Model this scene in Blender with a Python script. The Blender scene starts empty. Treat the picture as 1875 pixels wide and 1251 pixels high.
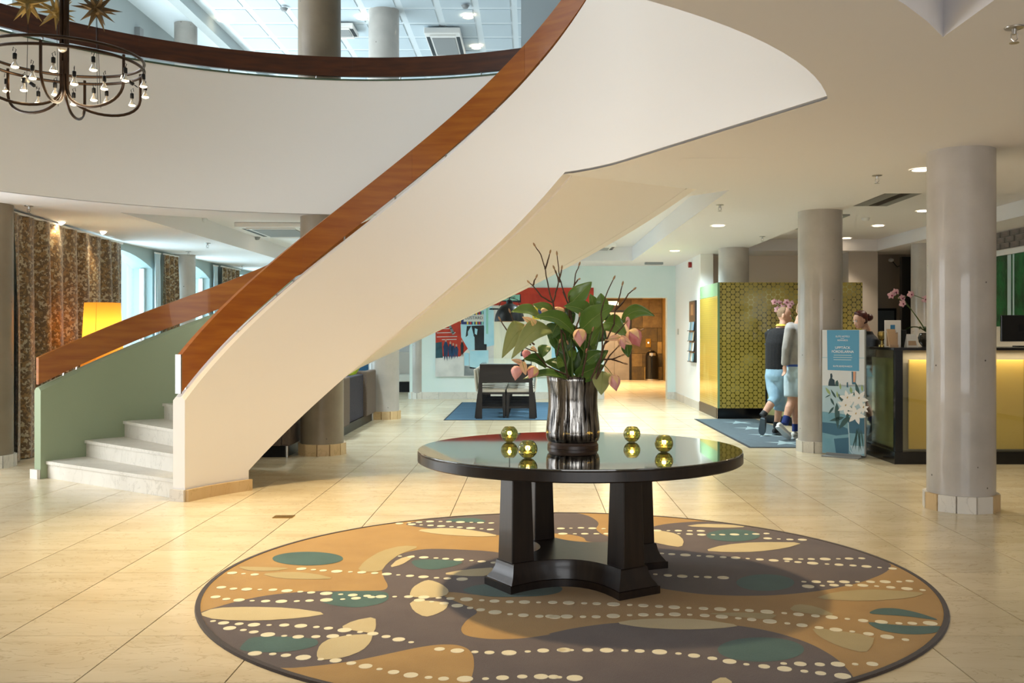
import bpy, math, random
from mathutils import Vector, Matrix
from mathutils.geometry import delaunay_2d_cdt
random.seed(7)
C = bpy.context.scene.collection
PI = math.pi
R = math.radians
# ------------------------------------------------------------------ camera
F, CX, CY, EYE = 1800.0, 974.0, 612.0, 1.39          # focal length and principal point of the photograph (1875 x 1251)
cd = bpy.data.cameras.new('camera'); cam = bpy.data.objects.new('camera', cd); C.objects.link(cam)
cd.sensor_fit = 'HORIZONTAL'; cd.sensor_width = 36.0; cd.lens = 36.0 * F / 1875.0
cd.shift_x = (937.5 - CX) / 1875.0; cd.shift_y = (CY - 625.5) / 1875.0
cam.location = (0, 0, EYE); cam.rotation_euler = (PI / 2, 0, 0); cd.clip_end = 200
bpy.context.scene.camera = cam
# ------------------------------------------------------------------ world, exposure
vs = bpy.context.scene.view_settings
vs.view_transform = 'Standard'; vs.look = 'None'; vs.gamma = 1.0; vs.use_curve_mapping = False
vs.exposure = 0.22
w = bpy.data.worlds.new('sky'); bpy.context.scene.world = w; w.use_nodes = True
w.node_tree.nodes['Background'].inputs[0].default_value = (0.90, 0.95, 1.0, 1)
w.node_tree.nodes['Background'].inputs[1].default_value = 1.2
def light(name, kind, loc, rot, power, col, **kw):
    d = bpy.data.lights.new(name, kind); d.energy = power; d.color = col
    for k, v in kw.items(): setattr(d, k, v)
    o = bpy.data.objects.new(name, d); C.objects.link(o); o.location = loc; o.rotation_euler = rot
    return o
DAY = (0.78, 0.92, 1.0); WARM = (1.0, 0.74, 0.42); WARM2 = (1.0, 0.86, 0.68)
# daylight through the tall windows of the left side, ground floor and upper floor
light('window_daylight', 'AREA', (-6.75, 17.2, 1.5), (0, R(-90), 0), 440, DAY, shape='RECTANGLE', size=2.3, size_y=11.0)
# daylight of the glazed entrance front to the left of the photographer, and added fill above it
light('entrance_daylight', 'AREA', (-7.3, 7.5, 1.45), (0, R(-90), 0), 150, (0.95, 0.97, 1.0), shape='RECTANGLE', size=2.5, size_y=4.0)
light('upper_fill', 'AREA', (-7.3, 9.0, 5.2), (0, R(-90), 0), 165, (0.92, 0.94, 1.0), shape='RECTANGLE', size=2.4, size_y=6.0)  # fill added to brighten the upper ceiling and void
light('upper_window_daylight', 'AREA', (-6.4, 17.2, 4.4), (0, R(-90), 0), 460, DAY, shape='RECTANGLE', size=1.6, size_y=10.0)
light('rear_fill', 'AREA', (1.0, -5.6, 1.4), (R(90), 0, 0), 260, (0.95, 0.97, 1.0), shape='RECTANGLE', size=7.0, size_y=2.4)  # fill added behind the camera to lift the stair wall
# the big warm lamps in the upper ceiling over the void
aim = Vector((1.15, -1.0, -6.6)).to_track_quat('-Z', 'Y').to_euler()
light('void_lamp', 'SPOT', (-1.95, 7.9, 6.6), aim, 2350, (1.0, 0.76, 0.42), spot_size=R(57), spot_blend=0.8, shadow_soft_size=0.22)

# ------------------------------------------------------------------ helpers
def srgb(h):
    h = h.lstrip('#'); o = []
    for i in (0, 2, 4):
        c = int(h[i:i+2], 16) / 255.0
        o.append(c / 12.92 if c <= 0.04045 else ((c + 0.055) / 1.055) ** 2.4)
    return (o[0], o[1], o[2], 1.0)
MATS = {}
def mat(name, col='#808080', rough=0.6, metal=0.0, col2=None, scale=6.0, stretch=(1, 1, 1), detail=4.0, bump=0.0, bscale=None,
        emit=None, estr=0.0, coat=0.0, trans=0.0, ior=1.45, alpha=1.0, lo=0.35, hi=0.65, rough2=None, spec=None, sheen=0.0):
    if name in MATS: return MATS[name]
    m = bpy.data.materials.new(name); m.use_nodes = True; nt = m.node_tree; b = nt.nodes['Principled BSDF']
    b.inputs['Base Color'].default_value = srgb(col); b.inputs['Roughness'].default_value = rough
    b.inputs['Metallic'].default_value = metal; b.inputs['IOR'].default_value = ior
    b.inputs['Coat Weight'].default_value = coat; b.inputs['Coat Roughness'].default_value = 0.04
    b.inputs['Transmission Weight'].default_value = trans; b.inputs['Alpha'].default_value = alpha
    if spec is not None: b.inputs['Specular IOR Level'].default_value = spec
    if sheen: b.inputs['Sheen Weight'].default_value = sheen
    if emit: b.inputs['Emission Color'].default_value = srgb(emit); b.inputs['Emission Strength'].default_value = estr
    if col2 or bump or rough2 is not None:
        tc = nt.nodes.new('ShaderNodeTexCoord'); mp = nt.nodes.new('ShaderNodeMapping'); mp.inputs['Scale'].default_value = stretch
        nt.links.new(tc.outputs['Object'], mp.inputs['Vector'])
        n = nt.nodes.new('ShaderNodeTexNoise'); n.inputs['Scale'].default_value = scale; n.inputs['Detail'].default_value = detail
        nt.links.new(mp.outputs[0], n.inputs['Vector'])
        if col2:
            r = nt.nodes.new('ShaderNodeValToRGB'); e = r.color_ramp.elements
            e[0].position = lo; e[0].color = srgb(col); e[1].position = hi; e[1].color = srgb(col2)
            nt.links.new(n.outputs[0], r.inputs[0]); nt.links.new(r.outputs[0], b.inputs['Base Color'])
        if rough2 is not None:
            mr = nt.nodes.new('ShaderNodeMapRange'); mr.inputs[1].default_value = lo; mr.inputs[2].default_value = hi
            mr.inputs[3].default_value = rough; mr.inputs[4].default_value = rough2
            nt.links.new(n.outputs[0], mr.inputs[0]); nt.links.new(mr.outputs[0], b.inputs['Roughness'])
        if bump:
            n2 = n
            if bscale:
                n2 = nt.nodes.new('ShaderNodeTexNoise'); n2.inputs['Scale'].default_value = bscale; n2.inputs['Detail'].default_value = 3
                nt.links.new(mp.outputs[0], n2.inputs['Vector'])
            bp = nt.nodes.new('ShaderNodeBump'); bp.inputs['Strength'].default_value = bump; bp.inputs['Distance'].default_value = 0.02
            nt.links.new(n2.outputs[0], bp.inputs['Height']); nt.links.new(bp.outputs[0], b.inputs['Normal'])
    MATS[name] = m
    return m
def clear_glass(name, tint='#e8f4f0', gl=0.12):
    """window glass: lets light through, reflects a little"""
    m = bpy.data.materials.new(name); m.use_nodes = True; nt = m.node_tree; nt.nodes.remove(nt.nodes['Principled BSDF'])
    o = nt.nodes['Material Output']; t = nt.nodes.new('ShaderNodeBsdfTransparent'); g = nt.nodes.new('ShaderNodeBsdfGlossy'); x = nt.nodes.new('ShaderNodeMixShader')
    fr = nt.nodes.new('ShaderNodeLayerWeight'); fr.inputs[0].default_value = 0.3
    pw = nt.nodes.new('ShaderNodeMath'); pw.operation = 'MULTIPLY_ADD'; pw.inputs[1].default_value = 0.25; pw.inputs[2].default_value = gl * 0.4; nt.links.new(fr.outputs['Facing'], pw.inputs[0])
    t.inputs[0].default_value = srgb(tint); g.inputs['Roughness'].default_value = 0.02
    nt.links.new(pw.outputs[0], x.inputs[0]); nt.links.new(t.outputs[0], x.inputs[1]); nt.links.new(g.outputs[0], x.inputs[2]); nt.links.new(x.outputs[0], o.inputs[0])
    MATS[name] = m
    return m
ORG = {}
def tag(o, label=None, cat=None, group=None, kind=None):
    if label: o['label'] = label
    if cat: o['category'] = cat
    if group: o['group'] = group
    if kind: o['kind'] = kind
    return o
def thing(name, label, cat, loc=(0, 0, 0), group=None, kind=None):
    o = bpy.data.objects.new(name, None); C.objects.link(o); o.location = loc; o.empty_display_size = 0.1
    ORG[o.name] = Vector(loc); tag(o, label, cat, group, kind)
    return o
def rot2(x, y, a): return (x * math.cos(a) - y * math.sin(a), x * math.sin(a) + y * math.cos(a))
class MB:
    def __init__(s): s.v = []; s.f = []
    def add(s, v, f):
        n = len(s.v); s.v += [tuple(p) for p in v]; s.f += [tuple(i + n for i in q) for q in f]; return s
    def box(s, c, d, rz=0.0, tilt=None):
        x, y, z = (k / 2 for k in d); out = []
        for sx, sy, sz in ((-1,-1,-1),(1,-1,-1),(1,1,-1),(-1,1,-1),(-1,-1,1),(1,-1,1),(1,1,1),(-1,1,1)):
            p = Vector((sx * x, sy * y, sz * z))
            if tilt is not None: p = tilt @ p
            a, b = rot2(p.x, p.y, rz); out.append((c[0] + a, c[1] + b, c[2] + p.z))
        return s.add(out, [(0,3,2,1),(4,5,6,7),(0,1,5,4),(1,2,6,5),(2,3,7,6),(3,0,4,7)])
    def b2(s, x0, x1, y0, y1, z0, z1): return s.box(((x0+x1)/2, (y0+y1)/2, (z0+z1)/2), (abs(x1-x0), abs(y1-y0), abs(z1-z0)))
    def sweep(s, rings, caps=True, closed=False):
        n = len(rings[0]); v = [p for r in rings for p in r]; f = []
        m = len(rings)
        for i in range(m if closed else m - 1):
            a, b = i * n, ((i + 1) % m) * n
            for j in range(n):
                k = (j + 1) % n; f.append((a + j, a + k, b + k, b + j))
        if caps and not closed: f.append(tuple(range(n))[::-1]); f.append(tuple(range((m - 1) * n, m * n)))
        return s.add(v, f)
    def prism(s, poly, z0, z1):
        return s.sweep([[(x, y, z0) for x, y in poly], [(x, y, z1) for x, y in poly]])
    def lathe(s, prof, c=(0, 0, 0), n=32, caps=True, a0=0.0):
        return s.sweep([[(c[0] + r * math.cos(a0 + 2*PI*j/n), c[1] + r * math.sin(a0 + 2*PI*j/n), c[2] + z) for j in range(n)] for r, z in prof], caps)
    def tube(s, pts, r, n=8, closed=False, flat=1.0, caps=True, up=None):
        pts = [Vector(p) for p in pts]; m = len(pts); rs = r if isinstance(r, (list, tuple)) else [r] * m; rings = []
        t0 = None; u = None
        for i, p in enumerate(pts):
            a = pts[i-1] if (i > 0 or closed) else p; b = pts[(i+1) % m] if (i < m-1 or closed) else p
            t = (b - a).normalized()
            if u is None:
                ref = Vector(up) if up else (Vector((0, 0, 1)) if abs(t.z) < 0.9 else Vector((1, 0, 0)))
                u = (ref - t * ref.dot(t)).normalized()
            else:
                u = (u - t * u.dot(t)); u = u.normalized() if u.length > 1e-6 else Vector((1, 0, 0))
            w_ = t.cross(u)
            rings.append([tuple(p + u * (math.cos(2*PI*j/n) * rs[i]) + w_ * (math.sin(2*PI*j/n) * rs[i] * flat)) for j in range(n)])
        return s.sweep(rings, caps, closed)
    def ball(s, c, r, n=12, m=8):
        rx, ry, rz = r if isinstance(r, (list, tuple)) else (r, r, r)
        rings = []
        for i in range(m + 1):
            t = -PI/2 + PI * i / m; q = max(math.cos(t), 0.02)
            rings.append([(c[0] + rx*q*math.cos(2*PI*j/n), c[1] + ry*q*math.sin(2*PI*j/n), c[2] + rz*math.sin(t)) for j in range(n)])
        return s.sweep(rings)
    def build(s, name, material, parent=None, smooth=False, world=True, bevel=0.0, angle=40, shift=None):
        """world=True: vertices are world points; they are moved into the space of the parent"""
        o0 = ORG.get(parent.name, Vector((0, 0, 0))) if (parent is not None and world) else Vector((0, 0, 0))
        me = bpy.data.meshes.new(name); me.from_pydata([(x - o0.x, y - o0.y, z - o0.z) for x, y, z in s.v], [], s.f)
        me.materials.append(MATS[material] if isinstance(material, str) else material)
        if smooth:
            me.polygons.foreach_set('use_smooth', [True] * len(me.polygons)); me.set_sharp_from_angle(angle=R(angle))
        me.update()
        o = bpy.data.objects.new(name, me); C.objects.link(o)
        if parent is not None: o.parent = parent; ORG[o.name] = ORG.get(parent.name, Vector((0, 0, 0))).copy()
        if bevel:
            b = o.modifiers.new('bevel', 'BEVEL'); b.width = bevel; b.segments = 2; b.limit_method = 'ANGLE'; b.angle_limit = R(50)
        return o
def box(name, material, parent, x0, x1, y0, y1, z0, z1, bevel=0.0):
    return MB().b2(x0, x1, y0, y1, z0, z1).build(name, material, parent, bevel=bevel)
def inst(o, name, loc, rz=0.0, parent=None):
    c = bpy.data.objects.new(name, o.data); C.objects.link(c); c.location = loc; c.rotation_euler = (0, 0, rz); c.parent = parent
    return c
def kids(o): return [c for c in C.objects if c.parent == o]
def copy_tree(o, loc=None, rz=None, label=None, group=None, parent=None):
    c = o.copy(); C.objects.link(c)
    if parent is not None: c.parent = parent
    if loc is not None: c.location = loc; ORG[c.name] = Vector(loc)
    if rz is not None: c.rotation_euler = (0, 0, rz)
    if label: c['label'] = label
    if group: c['group'] = group
    for k in kids(o): copy_tree(k, parent=c)
    return c
def P(x, y, d): return Vector(((x - CX) / F * d, d, EYE - (y - CY) / F * d))      # photograph point at a known depth
def G(x, y, z=0.0):                                                               # photograph point on a level plane
    d = F * (EYE - z) / (y - CY); return Vector(((x - CX) / F * d, d, z))
def text_mesh(txt, size, name='text', font_extrude=0.001, align='CENTER'):
    cu = bpy.data.curves.new(name, 'FONT'); cu.body = txt; cu.size = size; cu.align_x = align; cu.align_y = 'CENTER'; cu.extrude = font_extrude
    o = bpy.data.objects.new(name, cu); C.objects.link(o)
    dg = bpy.context.evaluated_depsgraph_get(); me = bpy.data.meshes.new_from_object(o.evaluated_get(dg))
    C.objects.unlink(o); bpy.data.objects.remove(o)
    return me
def text_obj(txt, size, mtx, material, parent, name='lettering'):
    me = text_mesh(txt, size); me.transform(mtx); o0 = ORG.get(parent.name, Vector((0, 0, 0))) if parent else Vector((0, 0, 0))
    me.transform(Matrix.Translation(-o0)); me.materials.clear(); me.materials.append(MATS[material])
    o = bpy.data.objects.new(name, me); C.objects.link(o); o.parent = parent
    return o
def face_mtx(origin, xdir, zdir=(0, 0, 1)):
    x = Vector(xdir).normalized(); z = Vector(zdir).normalized(); n = x.cross(z)      # text lies in the x/z plane, faces n
    return Matrix(((x.x, z.x, n.x, origin[0]), (x.y, z.y, n.y, origin[1]), (x.z, z.z, n.z, origin[2]), (0, 0, 0, 1)))

# ------------------------------------------------------------------ materials of the building
mat('plaster', '#f3eee7', 0.75, bump=0.03, bscale=40)
mat('plaster_warm', '#e6d9c8', 0.75)
mat('ceiling_paint', '#ebe8e8', 0.8)
mat('green_paint', '#939f80', 0.55, bump=0.03, bscale=60)
mat('edge_paint', '#b9c2b0', 0.5)
mat('mint_paint', '#dfeae6', 0.75, col2='#d6e6e0', scale=1.2)
mat('rail_wood', '#914f14', 0.38, col2='#a4621c', scale=2.2, stretch=(1, 1, 9), detail=6, coat=0.15)
mat('dark_wood', '#17110e', 0.34, col2='#251b16', scale=5, stretch=(6, 6, 0.6), coat=0.1)
mat('concrete', '#a8a29a', 0.42, col2='#c2bbb2', scale=2.2, detail=8, bump=0.05, bscale=30, lo=0.3, hi=0.7, coat=0.4)
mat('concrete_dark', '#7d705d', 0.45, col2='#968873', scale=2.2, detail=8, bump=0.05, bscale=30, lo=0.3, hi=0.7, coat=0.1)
def pits(name):
    m = MATS[name]; nt = m.node_tree; b = nt.nodes['Principled BSDF']; src = b.inputs['Base Color'].links[0].from_socket; L = nt.links.new
    tc = nt.nodes.new('ShaderNodeTexCoord'); v = nt.nodes.new('ShaderNodeTexVoronoi'); v.inputs['Scale'].default_value = 7.0; L(tc.outputs['Object'], v.inputs['Vector'])
    r = nt.nodes.new('ShaderNodeValToRGB'); e = r.color_ramp.elements; e[0].position = 0.045; e[0].color = (1, 1, 1, 1); e[1].position = 0.065; e[1].color = (0, 0, 0, 1); L(v.outputs['Distance'], r.inputs[0])
    x = nt.nodes.new('ShaderNodeMixRGB'); L(r.outputs[0], x.inputs[0]); L(src, x.inputs[1]); x.inputs[2].default_value = srgb('#4d463e'); L(x.outputs[0], b.inputs['Base Color'])
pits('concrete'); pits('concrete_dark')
mat('steel', '#b8b6b2', 0.28, 1.0)
mat('black_metal', '#0c0c0d', 0.4, 0.3)
mat('black_gloss', '#060607', 0.15)
mat('lamp_white', '#fff4e0', 0.5, emit='#ffe9c8', estr=9.0)
mat('white_enamel', '#eceae6', 0.4)
mat('grey_enamel', '#8e9090', 0.5)
def stone(name, c1, c2, vein, rough):
    m = bpy.data.materials.new(name); m.use_nodes = True; nt = m.node_tree; b = nt.nodes['Principled BSDF']; L = nt.links.new
    g = nt.nodes.new('ShaderNodeNewGeometry'); oi = nt.nodes.new('ShaderNodeObjectInfo')
    n1 = nt.nodes.new('ShaderNodeTexNoise'); n1.inputs['Scale'].default_value = 1.6; n1.inputs['Detail'].default_value = 6
    mp = nt.nodes.new('ShaderNodeMapping'); mp.inputs['Scale'].default_value = (1, 2.6, 1); L(g.outputs['Position'], mp.inputs[0]); L(mp.outputs[0], n1.inputs['Vector'])
    r = nt.nodes.new('ShaderNodeValToRGB'); e = r.color_ramp.elements; e[0].position = 0.3; e[0].color = srgb(c1); e[1].position = 0.7; e[1].color = srgb(c2); L(n1.outputs[0], r.inputs[0])
    n2 = nt.nodes.new('ShaderNodeTexNoise'); n2.inputs['Scale'].default_value = 3.4; n2.inputs['Detail'].default_value = 9; n2.inputs['Distortion'].default_value = 1.2; L(mp.outputs[0], n2.inputs['Vector'])
    r2 = nt.nodes.new('ShaderNodeValToRGB'); e = r2.color_ramp.elements; e[0].position = 0.485; e[0].color = (0, 0, 0, 1); e[1].position = 0.515; e[1].color = (0, 0, 0, 1)
    k = r2.color_ramp.elements.new(0.5); k.color = (0.35, 0.35, 0.35, 1); L(n2.outputs[0], r2.inputs[0])
    mx = nt.nodes.new('ShaderNodeMixRGB'); L(r2.outputs[0], mx.inputs[0]); L(r.outputs[0], mx.inputs[1]); mx.inputs[2].default_value = srgb(vein)
    hs = nt.nodes.new('ShaderNodeHueSaturation'); mr = nt.nodes.new('ShaderNodeMapRange'); mr.inputs[3].default_value = 0.94; mr.inputs[4].default_value = 1.05
    L(oi.outputs['Random'], mr.inputs[0]); L(mr.outputs[0], hs.inputs['Value']); L(mx.outputs[0], hs.inputs['Color']); L(hs.outputs[0], b.inputs['Base Color'])
    mr2 = nt.nodes.new('ShaderNodeMapRange'); mr2.inputs[3].default_value = rough; mr2.inputs[4].default_value = rough + 0.12; L(n1.outputs[0], mr2.inputs[0]); L(mr2.outputs[0], b.inputs['Roughness'])
    MATS[name] = m
stone('floor_stone', '#d4c3a1', '#e0d1b2', '#94784c', 0.16)
stone('step_stone', '#cfc8ba', '#dfd9cc', '#97907f', 0.4)
stone('base_stone', '#c9a877', '#d8bb8c', '#a5824f', 0.4)
stone('base_stone_pale', '#cfc9bd', '#ded8cd', '#a09a8c', 0.4)
mat('grout', '#5d4c33', 0.8)
# ================================================================== floor
HC, HL = 2.85, 2.75                      # ceiling: right part, left part
floor = MB().b2(-7.4, 8.4, -6, 31, -0.12, -0.006).build('floor', 'grout'); tag(floor, kind='structure')
TX, TY, TS = -0.025, 0.325, 0.6
def tile_mesh(nm, gx=0.006, gy=0.0035):
    return MB().b2(gx/2, TS-gx/2, gy/2, TS-gy/2, -0.03, 0.0)
t0 = None; far = MB()
for j in range(-10, 50):
    y0 = TY + j * TS
    for i in range(-12, 13):
        x0 = TX + i * TS; xm, ym = x0 + TS/2, y0 + TS/2
        near = 3.2 < ym < 12.0 and -0.545 * (ym + .5) - 0.3 < xm < 0.505 * (ym + .5) + 0.3 and math.hypot(xm - .2, ym - 5.6) > 1.75
        if near:
            if t0 is None: t0 = tile_mesh('t').build('floor_tile', 'floor_stone', floor); t0.location = (x0, y0, 0)
            else: inst(t0, 'floor_tile', (x0, y0, 0), 0, floor)
        elif -3 < ym < 30.5 and not (ym > 22 and (xm < -7 or xm > 5)):
            far.b2(x0 + .00225, x0 + TS - .00225, y0 + .0015, y0 + TS - .0015, -0.03, 0.0)
fo = far.build('floor_tile_field', 'floor_stone', floor); fo['kind'] = 'stuff'
# brass floor plate
mat('brass', '#a5813c', 0.3, 0.9)
tag(MB().box((-1.885, 7.47, 0.002), (0.15, 0.10, 0.006)).build('floor_socket_plate', 'brass'), 'small brass socket plate set flush in the stone floor', 'floor plate')

# ================================================================== stair geometry
SC = Vector((-1.016, 7.49)); RI, RI2 = 1.98, 2.10; SKEW = 0.5
V, VR = Vector((-1.784, 7.381)), 3.84
UC0 = 6.68
PAR = 4.30                               # top of the parapets of the upper floor
FL2 = 3.28                               # upper floor
def zb(phi): return -1.017 + 1.694 * (PI - (phi + math.asin(SKEW / RI)))          # underside of the flight
def ring_pt(r, phi):
    a = phi + math.asin(SKEW / r); return SC + Vector((math.cos(a), math.sin(a))) * r
def RO(phi):
    a = math.degrees(phi) + 8.0; t = min(max((a - 113.0) / 27.0, 0), 1); return 3.49 + 0.69 * t * t * (3 - 2 * t)
def phi_in(theta_deg): return R(theta_deg) - math.asin(SKEW / RI)
TANG = 25.4
Tp = SC + Vector((math.cos(R(TANG)), math.sin(R(TANG)))) * RI; P3 = Vector((1.874, 6.014))
tdir = (P3 - Tp).normalized(); tn = Vector((-tdir.y, tdir.x))
if tn.dot(Tp - SC) < 0: tn = -tn
# stations of the inner wall: (inner point, outer point, underside, top)
def inner_station(theta):
    ph = phi_in(theta); a = R(theta); p = SC + Vector((math.cos(a), math.sin(a))) * RI; q = SC + Vector((math.cos(a), math.sin(a))) * RI2
    return p, q, zb(ph)
stat = []
for k in range(0, 60):
    th = 160.3 - k * (160.3 - TANG) / 59.0; stat.append((th,) + inner_station(th))
for k in range(1, 9):
    p = Tp.lerp(P3, k / 8.0); z = zb(phi_in(TANG)) + 1.694 / RI * (p - Tp).length; stat.append((None, p, p + tn * 0.12, z))
stairs = thing('curved_staircase', 'curved white staircase with pale stone steps, solid walls and wooden handrails', 'staircase', (SC.x - 1.9, SC.y + .75, 0))
rings = []; cut = False
for th, p, q, z in stat:
    top = min(z + 1.30, PAR + .42); low = min(z, HC + .02)
    if th is not None and th > 139.8: low = 0.0
    def ring(low):
        b = 0.028; e = (q - p).normalized()
        return [(p.x, p.y, low), (p.x, p.y, top - b), (*(p + e * b), top), (*(q - e * b), top), (q.x, q.y, top - b), (q.x, q.y, low)]
    if th is not None and th <= 139.8 and not cut: rings.append(ring(0.0)); cut = True
    rings.append(ring(low))
sw = MB().sweep(rings).build('inner_wall', 'plaster', stairs, smooth=True, angle=30)
# outer wall, green inside
rings = []; cut = False
ph0 = R(145.4)
for k in range(0, 61):
    ph = ph0 - k * (ph0 - R(33.0)) / 60.0; r = RO(ph); p = ring_pt(r, ph); q = ring_pt(r + 0.11, ph); z = zb(ph)
    top = min(z + 1.30, PAR); low = min(z, HC + .02)
    def ring2(low):
        b = 0.03; e = (q - p).normalized()
        return [(p.x, p.y, low), (p.x, p.y, top - b), (*(p + e * b), top), (*(q - e * b), top), (q.x, q.y, top - b), (q.x, q.y, low)]
    if z < 0.2: low = 0.0
    elif not cut: rings.append(ring2(0.0)); cut = True
    rings.append(ring2(low))
MB().sweep(rings).build('outer_wall', 'green_paint', stairs, smooth=True, angle=30)
rings = []
for k in range(8, 61):
    ph = ph0 - k * (ph0 - R(33.0)) / 60.0; r = RO(ph); p = ring_pt(r - .004, ph); q = ring_pt(r + 0.118, ph); u = ring_pt(r + .111, ph); z = zb(ph); low = max(min(z, HC + .02) - .004, 0.0); top = min(z + 1.24, PAR - .06)
    rings.append([(p.x, p.y, low), (q.x, q.y, low), (q.x, q.y, top), (u.x, u.y, top), (u.x, u.y, low + .003), (p.x, p.y, low + .003)])
MB().sweep(rings).build('outer_wall_render', 'plaster', stairs, smooth=True, angle=30)
# soffit
rings = []
for k in range(0, 61):
    ph = R(125.0) - k * (R(125.0) - R(34.4)) / 60.0; r = RO(ph); a = ring_pt(RI2 - .01, ph); c = ring_pt(r + .01, ph); z = zb(ph)
    rings.append([(a.x, a.y, z), (c.x, c.y, z), (c.x, c.y, z + .07), (a.x, a.y, z + .07)])
MB().sweep(rings).build('soffit', 'plaster', stairs, smooth=True, angle=30)
# steps
NST = 20; RISE = FL2 / NST
for k in range(NST):
    pa, pb = R(144.4 - 5.64 * k), R(144.4 - 5.64 * (k + 1)); zt = RISE * (k + 1); zl = max(0.0, zt - 0.30)
    def plan(d0, d1):
        o = []
        for s in range(5):
            ph = pa + (pb - pa) * s / 4.0; o.append(ring_pt(RI2, ph))
        for s in range(4, -1, -1):
            ph = pa + (pb - pa) * s / 4.0; o.append(ring_pt(RO(ph), ph))
        return [(v.x, v.y) for v in o]
    st = MB().prism(plan(0, 0), zl, zt - 0.032).build('step', 'step_stone', stairs)
    pa -= 0.0; 
    pa_ = pa; pa = pa + R(0.25)
    MB().prism(plan(0, 0), zt - 0.030, zt).build('tread', 'step_stone', st)
# stone base of the walls
def base_run(pts, n, h, th, matl, parent, name='base_tile'):
    for i in range(n):
        a, b = pts[i], pts[i+1]; d = (b - a); L = d.length; d = d.normalized(); nrm = Vector((d.y, -d.x)); a = a + d * .002; b = b - d * .002
        MB().prism([tuple(a), tuple(b), tuple(b - nrm * th), tuple(a - nrm * th)], 0.0, h).build(name, matl, parent)
iw = [SC + Vector((math.cos(R(t)), math.sin(R(t)))) * (RI - .012) for t in (160.6, 153.6, 146.7, 139.4)]
base_run(iw, 3, 0.098, -0.03, 'base_stone', stairs)
pa = SC + Vector((math.cos(R(160.6)), math.sin(R(160.6)))) * (RI - .012); pb = SC + Vector((math.cos(R(160.6)), math.sin(R(160.6)))) * (RI2 + .012)
base_run([pa, pb], 1, 0.098, 0.02, 'base_stone_pale', stairs)
pa = ring_pt(RO(ph0) - .012, ph0 + R(.15)); pb = ring_pt(RO(ph0) + .12, ph0 + R(.15)); base_run([pa, pb], 1, 0.09, 0.03, 'base_stone_pale', stairs)
# handrails: wide wooden boards on short steel pins
def rail(pts, segs, h, gap, parent, th=0.045, name='handrail_board', endcap=True):
    """pts: list of (xy, outward unit, wall top z, local vertical board height)"""
    n = len(pts)
    for a, b in segs:
        rings = []
        for i in range(a, b + 1):
            p, e, z, hh = pts[i]; u = p + e * 0.035; v = p + e * (0.035 + th); z0 = z + gap; z1 = z0 + hh
            rings.append([(u.x, u.y, z0), (u.x, u.y, z1), (v.x, v.y, z1), (v.x, v.y, z0)])
        # seam: shorten by 2 mm
        MB().sweep(rings).build(name, 'rail_wood', parent, smooth=True, angle=30, bevel=0.0015)
def pins(pts, idx, gap, parent):
    for i in idx:
        p, e, z, hh = pts[i]; c = p + e * 0.058
        MB().tube([(c.x, c.y, z - .01), (c.x, c.y, z + gap + .02)], 0.009, 8).build('rail_pin', 'steel', parent)
ipts = []
for th, p, q, z in stat:
    e = (q - p).normalized(); 
    ipts.append((p, e, min(z + 1.30, PAR + .42), 0.315))
rail(ipts, [(0, 16), (16, 29), (29, 43), (43, len(ipts) - 1)], .3, .035, stairs)
pins(ipts, [1, 8, 13, 15, 21, 27, 33, 39, 45, 50], .035, stairs)
MB().sweep([[(ipts[0][0] + ipts[0][1] * .03).to_tuple() + (ipts[0][2] + .03,), (ipts[0][0] + ipts[0][1] * .085).to_tuple() + (ipts[0][2] + .03,), (ipts[0][0] + ipts[0][1] * .085).to_tuple() + (ipts[0][2] + .355,), (ipts[0][0] + ipts[0][1] * .03).to_tuple() + (ipts[0][2] + .355,)],
            [(x - .006, y - .012, z) for x, y, z in [(ipts[0][0] + ipts[0][1] * .03).to_tuple() + (ipts[0][2] + .03,), (ipts[0][0] + ipts[0][1] * .085).to_tuple() + (ipts[0][2] + .03,), (ipts[0][0] + ipts[0][1] * .085).to_tuple() + (ipts[0][2] + .355,), (ipts[0][0] + ipts[0][1] * .03).to_tuple() + (ipts[0][2] + .355,)]]]).build('rail_end_plate', 'steel', stairs)
opts = []
for k in range(0, 61):
    ph = ph0 - k * (ph0 - R(33.0)) / 60.0; r = RO(ph); p = ring_pt(r, ph); e = (ring_pt(r + .1, ph) - p).normalized(); z = zb(ph)
    opts.append((p, e, min(z + 1.30, PAR), 0.262))
rail(opts, [(0, 13), (13, 29), (29, 45), (45, 60)], .26, .03, stairs)
pins(opts, [2, 3, 8, 13, 18, 25, 32, 40, 50], .03, stairs)

# ================================================================== ceiling of the ground floor, with the round void and the coffers
def phi_of(p):
    d = p - SC; r = d.length
    return (math.atan2(d.y, d.x) - math.asin(min(SKEW / max(r, .51), 1)), r)
PH_C = None
for k in range(2000):
    ph = R(60) - k * R(40) / 2000
    if zb(ph) >= HC: PH_C = ph; break
def in_annulus(p):
    ph, r = phi_of(p); return RI < r < RO(ph) + .11 and PH_C < ph < R(146)
def landing(p):
    d = p - Tp
    if d.dot(tdir) > 0: return d.dot(tn) > 0
    ph, r = phi_of(p); return r > RI and ph <= PH_C and ph > R(-60)
def hole(p): return in_annulus(p) or ((p - V).length < VR and not landing(p))
XS = -1.2
def zone(p):
    rv = (p - V).length
    if rv > 4.58 and not in_annulus(p):
        if XS + .02 < p.x < 2.0 and 9.0 < p.y < 19.6: return HC + .28
        if -4.6 < p.x < XS - .6 and 9.0 < p.y < 18.8: return HL + .26
        if 3.66 < p.x < 6.05 and 10.2 < p.y < 17.2: return HC + .20
        if 0.2 < p.x < 2.02 and -1.0 < p.y < 5.2: return HC + .28
    return HL if p.x < XS else HC
pts, edg = [], []
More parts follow.
